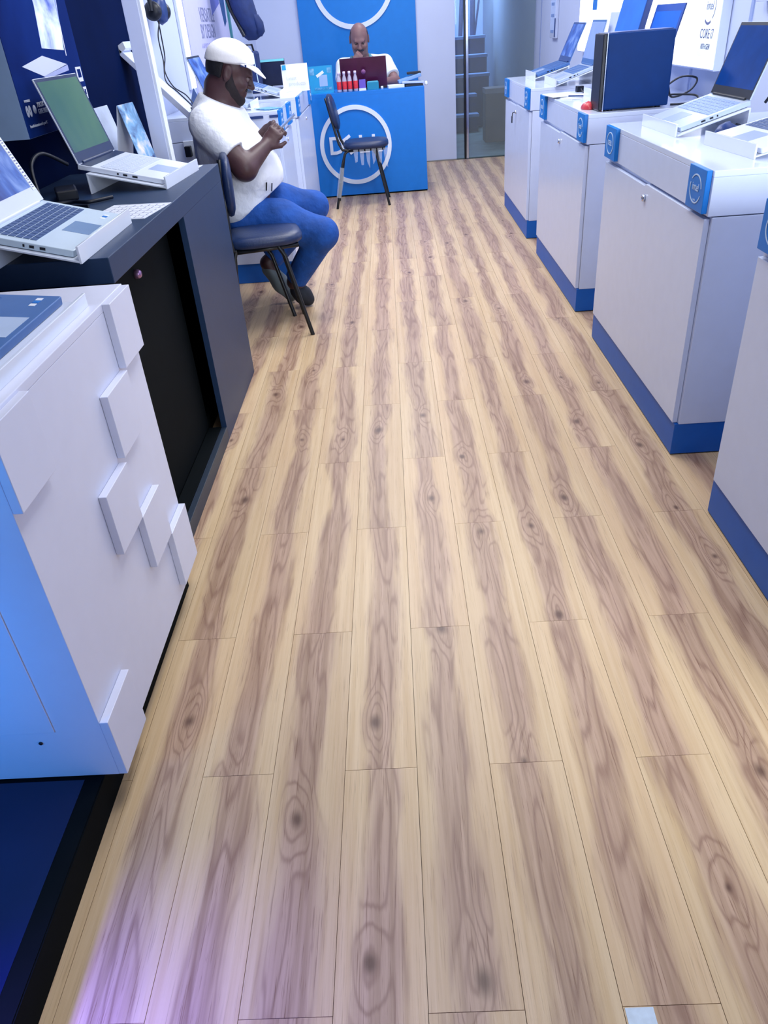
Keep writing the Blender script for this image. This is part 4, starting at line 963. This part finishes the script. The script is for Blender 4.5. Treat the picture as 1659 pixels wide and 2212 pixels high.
# ------------------------------------------------------------------ people (implicit surfaces meshed with surface nets)
class SDF:
    def __init__(self): self.p = []
    def cap(self, a, b, ra, rb=None, k=0.02, clip=()):
        self.p.append(('c', np.array(a, float), np.array(b, float), ra, ra if rb is None else rb, k, clip)); return self
    def ell(self, c, r, B=None, k=0.02, clip=(), sub=False):
        self.p.append(('s' if sub else 'e', np.array(c, float), np.array(r, float), np.eye(3) if B is None else np.array(B, float), None, k, clip)); return self
    def mesh(self, name, m, res, parent=None, origin=(0, 0, 0), clip=(), smooth_it=1):
        lo = np.full(3, 1e9); hi = -lo
        boxes = []
        for q in self.p:
            if q[0] == 'c': R = max(q[3], q[4]); a = np.minimum(q[1], q[2])-R; b = np.maximum(q[1], q[2])+R
            else:
                ext = np.sqrt(((q[3].T*q[2])**2).sum(1)); a = q[1]-ext; b = q[1]+ext
            pad = q[5]*1.5+res*3; boxes.append((a-pad, b+pad))
            if q[0] != 's': lo = np.minimum(lo, a-res*4); hi = np.maximum(hi, b+res*4)
        n = np.ceil((hi-lo)/res).astype(int)+1
        D = np.full(n, 0.2, np.float32)
        ax = [lo[i]+res*np.arange(n[i]) for i in range(3)]
        for q, (a, b) in zip(self.p, boxes):
            i0 = np.maximum(((a-lo)/res).astype(int), 0); i1 = np.minimum(((b-lo)/res).astype(int)+2, n)
            sl = tuple(slice(i0[i], i1[i]) for i in range(3))
            if any(i1[i] <= i0[i] for i in range(3)): continue
            P = np.stack(np.meshgrid(ax[0][sl[0]], ax[1][sl[1]], ax[2][sl[2]], indexing='ij'), -1)
            if q[0] == 'c':
                ab = q[2]-q[1]; t = np.clip(((P-q[1])@ab)/max(ab@ab, 1e-9), 0, 1)
                d = np.linalg.norm(P-q[1]-t[..., None]*ab, axis=-1)-(q[3]+(q[4]-q[3])*t)
            else:
                L = (P-q[1])@q[3].T; k0 = np.linalg.norm(L/q[2], axis=-1); k1 = np.linalg.norm(L/(q[2]**2), axis=-1)
                d = k0*(k0-1)/np.maximum(k1, 1e-9)
            for (cpnt, cn) in q[6]: d = np.maximum(d, (P-np.array(cpnt))@np.array(cn))
            k = q[5]; O = D[sl]
            if q[0] == 's':
                h = np.maximum(k-np.abs(O+d), 0)/k; D[sl] = np.maximum(O, -d)+h*h*k*0.25
            else:
                h = np.maximum(k-np.abs(O-d), 0)/k; D[sl] = np.minimum(O, d)-h*h*k*0.25
        if clip:
            P = np.stack(np.meshgrid(*ax, indexing='ij'), -1)
            for (cpnt, cn) in clip: D = np.maximum(D, (P-np.array(cpnt))@np.array(cn))
        return nets(name, D, lo, res, m, parent, origin, smooth_it)
def nets(name, D, lo, res, m, parent, origin, smooth_it):
    S = D < 0; c = S.astype(np.int8)
    cnt = sum(c[i:c.shape[0]-1+i, j:c.shape[1]-1+j, k:c.shape[2]-1+k] for i in (0, 1) for j in (0, 1) for k in (0, 1))
    act = (cnt > 0) & (cnt < 8); idx = -np.ones(act.shape, int); A = np.argwhere(act); idx[act] = np.arange(len(A))
    acc = np.zeros((len(A), 3)); num = np.zeros(len(A))
    corners = [(i, j, k) for i in (0, 1) for j in (0, 1) for k in (0, 1)]
    for a in corners:
        for ax_ in range(3):
            if a[ax_]: continue
            b = list(a); b[ax_] = 1
            da = D[A[:, 0]+a[0], A[:, 1]+a[1], A[:, 2]+a[2]]; db = D[A[:, 0]+b[0], A[:, 1]+b[1], A[:, 2]+b[2]]
            x = (da < 0) != (db < 0); t = np.where(x, da/np.where(x, da-db, 1), 0)
            pt_ = np.array(a, float)[None]+np.zeros((len(A), 3)); pt_[:, ax_] += t
            acc += np.where(x[:, None], pt_, 0); num += x
    V = (A+acc/np.maximum(num, 1)[:, None])*res+lo-np.array(origin)
    F = []
    for ax_ in range(3):
        o1, o2 = [(1, 2), (2, 0), (0, 1)][ax_]
        a = np.moveaxis(S, ax_, 0); x = a[:-1] != a[1:]; x = np.moveaxis(x, 0, ax_)
        E = np.argwhere(x); E = E[(E[:, o1] > 0) & (E[:, o2] > 0)]
        def gid(d1, d2):
            q = E.copy(); q[:, o1] -= d1; q[:, o2] -= d2; return idx[q[:, 0], q[:, 1], q[:, 2]]
        quad = np.stack([gid(1, 1), gid(0, 1), gid(0, 0), gid(1, 0)], 1)
        flip = ~S[E[:, 0], E[:, 1], E[:, 2]]
        quad[flip] = quad[flip][:, ::-1]; F.append(quad)
    F = np.concatenate(F); F = F[(F >= 0).all(1)]
    me = bpy.data.meshes.new(name); me.from_pydata(V.tolist(), [], F.tolist()); me.update()
    me.polygons.foreach_set('use_smooth', np.ones(len(me.polygons), bool)); me.materials.append(m)
    o = bpy.data.objects.new(name, me); COL.objects.link(o)
    if parent is not None: o.parent = parent
    if smooth_it:
        md = o.modifiers.new('smooth', 'SMOOTH'); md.iterations = smooth_it; md.factor = 0.5
    return o
def v3(*a): return np.array(a, float)
def unit(a): return a/np.linalg.norm(a)
def head_frame(fwd, roll_up=(0, 0, 1)):
    f = unit(np.array(fwd, float)); r = unit(np.cross(f, roll_up)); u = np.cross(r, f); return f, r, u
def add_head(S, c, f, r, u, s=1.0, ears=True):
    B = np.stack([f, r, u]); P = lambda a, b, d: c+s*(a*f+b*r+d*u)
    S.ell(P(0, 0, 0.02), s*v3(.097, .076, .098), B, .03)
    S.ell(P(.022, 0, -.055), s*v3(.070, .060, .062), B, .03)
    S.ell(P(.062, 0, -.098), s*v3(.026, .028, .022), B, .025)
    S.cap(P(.088, -.030, .018), P(.088, .030, .018), s*.013, s*.013, .018)
    S.cap(P(.094, 0, .008), P(.114, 0, -.028), s*.0095, s*.014, .012)
    for q in (-1, 1):
        S.ell(P(.104, q*.014, -.032), s*v3(.010, .009, .008), B, .008)
        S.ell(P(.066, q*.044, -.028), s*v3(.026, .020, .024), B, .02)
        S.ell(P(.092, q*.031, .000), s*v3(.013, .016, .010), B, .01, sub=True)
        if ears:
            S.ell(P(-.006, q*.080, -.004), s*v3(.020, .008, .033), B, .008)
            S.ell(P(-.002, q*.090, -.002), s*v3(.011, .006, .020), B, .006, sub=True)
    S.cap(P(.090, -.020, -.058), P(.090, .020, -.058), s*.0075, s*.0075, .008)
    S.cap(P(.088, -.017, -.071), P(.088, .017, -.071), s*.0085, s*.0085, .008)
def add_eyes(parent, c, f, r, u, origin, s=1.0):
    for q in (-1, 1):
        p = c+s*(.080*f+q*.031*r-.001*u)-np.array(origin)
        e = MB().lathe([(0.0005, -.011), (.007, -.0085), (.011, 0), (.007, .0085), (0.0005, .011)], tuple(p), 12, tuple(f)).build('eye', EYEW, parent)
        p2 = p+.0085*f-.002*u
        MB().lathe([(0.0005, -.001), (.0055, 0), (.003, .0028), (0.0005, .003)], tuple(p2), 10, tuple(f)).build('pupil', EYED, e)
def add_hand(S, wrist, palm_dir, back_dir, side, curl, length=0.18, thumb=1):
    # palm from wrist along palm_dir; back_dir is the back of the hand; fingers fan along side and curl away from the back
    d = unit(palm_dir); n = unit(back_dir-np.dot(back_dir, d)*d); sd = np.cross(d, n)*side
    B = np.stack([d, sd, n]); s = length/0.18
    S.ell(wrist+d*.045*s, s*v3(.050, .040, .017), B, .015)
    S.cap(wrist+d*.08*s-sd*.028*s, wrist+d*.08*s+sd*.03*s, s*.012, s*.012, .012)
    for i, (o, l) in enumerate(((-.030, .062), (-.010, .072), (.010, .075), (.030, .066))):
        b = wrist+d*.085*s+sd*o*s; dirc = d.copy(); p = b; r = .0088*s
        for j in range(3):
            ang = curl[j]; a = math.atan2(0, 1)
            tot = sum(curl[:j+1]); dd = math.cos(tot)*d-math.sin(tot)*n
            q = p+dd*l*s*(.42, .33, .25)[j]
            S.cap(p, q, r, r*.92, .006); p = q; r *= .93
    tb = wrist+d*.02*s+sd*.030*s*thumb
    t1 = tb+unit(d*.75+sd*.55*thumb-n*.45)*.042*s; t2 = t1+unit(d*.9+sd*.1*thumb-n*.5)*.034*s
    S.cap(tb, t1, .0125*s, .0108*s, .01); S.cap(t1, t2, .0105*s, .009*s, .006)

# --- seated man in white cap (faces +X)
O1 = v3(-0.70, 3.87, 0.0)
HIPN, HIPF = v3(-.735, 3.775, .585), v3(-.735, 3.965, .585)
KN, KF = v3(-.345, 3.725, .490), v3(-.405, 4.045, .555)
ANN, ANF = v3(-.530, 3.85, .235), v3(-.675, 3.98, .305)
SHN, SHF = v3(-.800, 3.665, .990), v3(-.770, 4.075, .985)
ELN, ELF = v3(-.650, 3.620, .815), v3(-.625, 4.09, .80)
WRN, WRF = v3(-.560, 3.725, .885), v3(-.600, 3.955, .905)
HC = v3(-.695, 3.87, 1.178)
f1, r1, u1 = head_frame((.90, .10, -.40))
S = SDF()
add_head(S, HC, f1, r1, u1, 0.95)
S.cap(v3(-.800, 3.87, 1.03), v3(-.730, 3.87, 1.115), .070, .062, .04)          # neck
S.ell(v3(-.775, 3.87, 1.125), v3(.045, .05, .05), None, .03)
S.ell(v3(-.755, 3.87, .88), v3(.115, .165, .17), None, .06)
S.ell(v3(-.710, 3.87, .70), v3(.125, .150, .13), None, .06)
S.cap(SHN, SHF, .052, .052, .05)
S.cap(SHN, ELN, .056, .052, .03); S.cap(ELN, WRN, .053, .030, .02)
S.cap(SHF, ELF, .052, .044, .03); S.cap(ELF, WRF, .045, .028, .02)
S.cap(HIPN, HIPF, .09, .09, .05)
S.cap(HIPN, KN, .08, .055, .03); S.cap(KN, ANN, .052, .036, .02)
S.cap(HIPF, KF, .08, .055, .03); S.cap(KF, ANF, .052, .036, .02)
S.cap(ANN, v3(-.480, 3.86, .155), .034, .028, .02); S.cap(ANF, v3(-.585, 3.95, .160), .034, .026, .02)
hd = unit(v3(.62, .30, .62))
add_hand(S, WRN, hd, v3(-.1, -.9, .25), 1, (.45, .9, .6), 0.165, 1)
add_hand(S, WRF, unit(v3(.75, -.35, .35)), v3(.1, .9, .2), -1, (.45, .9, .6), 0.165, 1)
man = S.mesh('person', SKIN1, 0.0048, None, O1); man.location = O1
tag(man, 'seated person in a white cap, white T-shirt and jeans looking at a phone', 'person')
# shirt
def offs(c, n): return (tuple(c), tuple(n))
T = SDF()
T.ell(v3(-.770, 3.87, .93), v3(.138, .205, .17), None, .08)
T.ell(v3(-.725, 3.87, .77), v3(.185, .200, .17), None, .08)
T.ell(v3(-.660, 3.87, .745), v3(.135, .165, .125), None, .06)
T.ell(v3(-.745, 3.87, .63), v3(.165, .222, .13), None, .06)
T.cap(v3(-.800, 3.70, 1.0), v3(-.790, 4.04, 1.0), .065, .065, .06)
T.cap(v3(-.810, 3.87, 1.02), v3(-.785, 3.87, 1.065), .085, .078, .03)
for SH, EL, q in ((SHN, ELN, -1), (SHF, ELF, 1)):
    dd = unit(EL-SH); end = SH+dd*np.linalg.norm(EL-SH)*0.66
    T.cap(SH, EL, .070, .066, .045, clip=[(tuple(end), tuple(dd))])
shirt = T.mesh('t_shirt', SHIRTW, 0.006, man, O1, clip=[((-.78, 3.87, 1.082), (0.45, 0, 1)), ((-.64, 3.87, .636), (0.55, 0, -0.84))], smooth_it=2)
for dx in (0, .018):
    MB().tube([(-.585+dx*1.2, 3.722+dx*.9, .700-dx*.4), (-.578+dx*1.2, 3.718+dx*.9, .735-dx*.4)], .003, 6).build('shirt_mark', BLACKP, shirt, local=Matrix.Translation(tuple(-O1)))
# jeans
J = SDF()
J.cap(HIPN, HIPF, .100, .100, .06)
for H_, K_, A_, q in ((HIPN, KN, ANN, .93), (HIPF, KF, ANF, .92)):
    mid = H_+(K_-H_)*.5+v3(0, 0, .012)
    J.cap(H_, mid, .104, .096, .04); J.cap(mid, K_, .096, .070, .04)
    dd = unit(A_-K_); end = K_+(A_-K_)*q
    J.cap(K_, A_, .070, .056, .03, clip=[(tuple(end), tuple(dd))])
jeans = J.mesh('jeans', DENIM, 0.006, man, O1, smooth_it=2)
# cap
C = SDF()
B1 = np.stack([f1, r1, u1])
fc, rc, uc = head_frame((.985, .06, -.17))
Bc = np.stack([fc, rc, uc])
C.ell(HC+.022*u1-.006*f1, v3(.112, .090, .106), B1, .02, clip=[(tuple(HC+.040*u1+.0*f1), tuple(-uc))])
C.ell(HC+.066*uc+.004*f1, v3(.098, .082, .050), Bc, .02)
capo = C.mesh('cap', CAPW, 0.0045, man, O1, smooth_it=2)
br_ = MB(); n = 16; vs = []
for lay, dz in ((0, 0.0), (1, -0.004)):
    for i in range(n+1):
        a = -PI/2+PI*i/n
        for rr_, dr_ in ((.078, 0), (.120, .018), (.150, .048)):
            xx = .045+ (rr_-.045)*max(math.cos(a), 0)**.7 if math.cos(a) > 1e-6 else .045
            yy = .078*math.sin(a)*(1.0 if rr_ < .1 else 1.0)
            p = HC+.040*u1+fc*xx+rc*yy+uc*(dz-dr_*max(math.cos(a), 0))-O1
            vs.append(tuple(p))
m3 = 3*(n+1)
fs = []
for lay in (0, 1):
    for i in range(n):
        for j in range(2): fs.append((lay*m3+i*3+j, lay*m3+i*3+j+1, lay*m3+(i+1)*3+j+1, lay*m3+(i+1)*3+j))
for i in range(n): fs.append((i*3+2, m3+i*3+2, m3+(i+1)*3+2, (i+1)*3+2))
br_.add(vs, fs, True).build('cap_brim', CAPW, man)
pp = HC+.058*u1+.070*fc-.079*rc*-1*-1
MB().box(tuple(HC+.050*u1+.062*f1-.0*u1+(-.078)*np.array((0, 1, 0))-O1), (.026, .004, .010), Matrix.Rotation(0.25, 3, 'Y')).build('cap_patch', NAVYS, man)
# hair at the nape and beard
Hh = SDF()
Hh.ell(HC+.012*u1-.014*f1, v3(.096, .080, .098), B1, .02, clip=[(tuple(HC+.045*u1), tuple(u1)), (tuple(HC-.030*f1), tuple(f1)), (tuple(HC-.034*u1), tuple(-u1))])
Hh.mesh('hair', HAIR, 0.0048, man, O1)
Bd = SDF()
Bd.ell(HC+.020*f1-.052*u1, v3(.0775, .0675, .0680), B1, .02, clip=[(tuple(HC-.030*u1+.03*f1), tuple(unit(u1*.55+f1*.60))), (tuple(HC-.030*f1), tuple(-f1))])
for q in (-1, 1): Bd.cap(HC+.004*f1+q*.0665*r1+.0*u1, HC+.012*f1+q*.060*r1-.045*u1, .0125, .014, .02)
Bd.ell(HC+.058*f1-.094*u1, v3(.034, .036, .030), B1, .02)
Bd.cap(HC+.086*f1-.045*u1-.022*r1, HC+.086*f1-.045*u1+.022*r1, .0075, .0075, .01)
Bd.mesh('beard', mat('short_beard', (30, 22, 28), 0.7, var=0.2, scale=120), 0.0048, man, O1)
add_eyes(man, HC, f1, r1, u1, O1)
# shoes on their toes
def shoe(m, heel, toe, nm='shoe'):
    Q = SDF(); heel = np.array(heel); toe = np.array(toe); mid = heel*.45+toe*.55
    Q.cap(heel, mid, .040, .040, .03); Q.cap(mid, toe, .042, .030, .03)
    o = Q.mesh(nm, m, 0.006, man, O1, clip=[((0, 0, 0.1045), (0, 0, -1))])
    return o
shoe(SHOEG, (-.670, 3.98, .275), (-.570, 3.94, .138))
shoe(SHOED, (-.520, 3.855, .19), (-.470, 3.86, .136))
# phone in his hands
ph = thing('phone', 'silver smartphone held in the hands of the man in the cap', 'phone', tuple(v3(-.485, 3.83, .962)))
pf = unit(v3(.80, .10, .58)); pr_ = unit(np.cross(pf, (0, 0, 1))); pn = np.cross(pr_, pf)
RM = Matrix((tuple(pr_), tuple(pf), tuple(pn))).transposed()
ph.matrix_world = Matrix.Translation((-.472*1.085, 3.80*1.085, CAMZ-(CAMZ-.960)*1.085)) @ RM.to_4x4()
MB().bb((-.036, -.072, -.004), (.036, .072, .004)).build('case', mat('phone_shell', (150, 168, 205), 0.3, metal=0.4), ph, bevel=0.003)
MB().bb((-.033, -.069, .004), (.033, .069, .0045)).build('screen', mat('phone_screen', (120, 150, 210), 0.15, emit=0.3), ph)

KM = 1.085
man.scale = (KM, KM, KM); man.location = (O1[0]*KM, O1[1]*KM, CAMZ-(CAMZ-O1[2])*KM)
# --- man behind the blue counter (faces -Y)
O2 = v3(-0.19, 7.98, 0.0)
HC2 = v3(-.218, 7.94, 1.205)
f2, r2, u2 = head_frame((.03, -.93, -.36))
S = SDF()
add_head(S, HC2, f2, r2, u2, 1.06)
S.cap(v3(-.205, 8.02, 1.02), v3(-.215, 7.97, 1.13), .066, .060, .04)
S.ell(v3(-.19, 8.03, .86), v3(.19, .13, .20), None, .06)
S.ell(v3(-.19, 8.03, .62), v3(.18, .14, .16), None, .06)
A2, E2, W2 = v3(-.385, 8.00, 1.0), v3(-.40, 7.80, .868), v3(-.275, 7.79, 1.03)
A3, E3, W3 = v3(.005, 8.02, 1.0), v3(.085, 7.83, .865), v3(-.03, 7.70, .868)
S.cap(A2, A3, .055, .055, .05)
S.cap(A2, E2, .050, .042, .03); S.cap(E2, W2, .040, .028, .02)
S.cap(A3, E3, .050, .042, .03); S.cap(E3, W3, .042, .028, .02)
for q in (-1, 1):
    h_ = v3(-.19+q*.10, 8.04, .53); k_ = v3(-.19+q*.12, 7.92, .50); a_ = v3(-.19+q*.12, 7.95, .09)
    S.cap(h_, k_, .085, .065, .04); S.cap(k_, a_, .058, .042, .02); S.cap(a_, a_+v3(0, -.10, -.05), .036, .03, .02)
add_hand(S, W2, unit(v3(.50, .10, .55)), v3(.15, -.95, .1), -1, (.9, 1.1, .7), 0.16, -1)
add_hand(S, W3, unit(v3(-.8, -.2, -.02)), v3(0, .05, 1), 1, (.2, .4, .3), 0.16, 1)
man2 = S.mesh('person', SKIN2, 0.0048, None, O2); man2.location = O2
tag(man2, 'seated balding person in a pale shirt behind the blue counter, hand at mouth', 'person')
T = SDF()
T.ell(v3(-.19, 8.03, .88), v3(.215, .15, .21), None, .06)
T.ell(v3(-.19, 8.03, .66), v3(.205, .16, .17), None, .06)
T.cap(A2+v3(.02, 0, .0), A3-v3(.02, 0, 0), .068, .068, .05)
for SH, EL in ((A2, E2), (A3, E3)):
    dd = unit(EL-SH); end = SH+dd*np.linalg.norm(EL-SH)*.74
    T.cap(SH, EL, .068, .064, .04, clip=[(tuple(end), tuple(dd))])
s2 = T.mesh('shirt', SHIRT2, 0.006, man2, O2, clip=[((-.21, 8.0, 1.060), (0, -.45, 1))], smooth_it=2)
MB().tube([(-.135, 7.985, 1.075), (-.118, 7.93, 1.04), (-.105, 7.895, .98), (-.10, 7.885, .90)], [.014, .018, .020, .020], 8).build('lanyard', TEAL, s2, local=Matrix.Translation(tuple(-O2)))
MB().tube([(-.30, 7.985, 1.07), (-.312, 7.93, 1.03), (-.322, 7.895, .97), (-.325, 7.885, .90)], [.014, .018, .020, .020], 8).build('lanyard', TEAL, s2, local=Matrix.Translation(tuple(-O2)))
TR = SDF(); 
for q in (-1, 1):
    h_ = v3(-.19+q*.10, 8.04, .53); k_ = v3(-.19+q*.12, 7.92, .50); a_ = v3(-.19+q*.12, 7.95, .09)
    TR.cap(h_, k_, .10, .078, .04); TR.cap(k_, a_, .072, .060, .02, clip=[((0, 0, .12), (0, 0, -1))])
TR.mesh('trousers', NAVYS, 0.008, man2, O2)
B2 = np.stack([f2, r2, u2])
Hh = SDF()
Hh.ell(HC2+.020*u2-.006*f2, v3(.1045, .0845, .104), B2, .02, clip=[(tuple(HC2+.072*u2), tuple(u2)), (tuple(HC2+.030*f2), tuple(f2)), (tuple(HC2-.050*u2), tuple(-u2))])
Hh.mesh('hair', HAIR2, 0.005, man2, O2)
Bd = SDF()
Bd.cap(HC2+.098*f2-.053*u2-.026*r2, HC2+.098*f2-.053*u2+.026*r2, .010, .010, .01)
Bd.ell(HC2+.070*f2-.104*u2, v3(.031, .031, .025), B2, .02)
Bd.mesh('beard', HAIR2, 0.005, man2, O2)
for q in (-1, 1):
    p0 = HC2+1.06*(.094*f2+q*.016*r2+.020*u2)-O2; p1 = HC2+1.06*(.086*f2+q*.046*r2+.022*u2)-O2
    MB().tube([tuple(p0), tuple((p0+p1)/2+.004*u2), tuple(p1)], .0045, 8).build('eyebrow', HAIR2, man2)
add_eyes(man2, HC2, f2, r2, u2, O2, 1.06)
stl = thing('stool', 'dark round stool behind the blue counter under the seated clerk', 'stool', (-.19, 8.05, 0))
MB().lathe([(0, .40), (.17, .40), (.18, .41), (.18, .435), (.16, .445), (0, .447)], seg=24).build('seat', VINYL, stl)
MB().lathe([(0, .03), (.03, .03), (.03, .40), (0, .40)], seg=14).build('column', CHROME, stl)
MB().lathe([(0, 0), (.19, 0), (.19, .012), (.04, .03), (0, .03)], seg=24).build('base', BLACKM, stl)
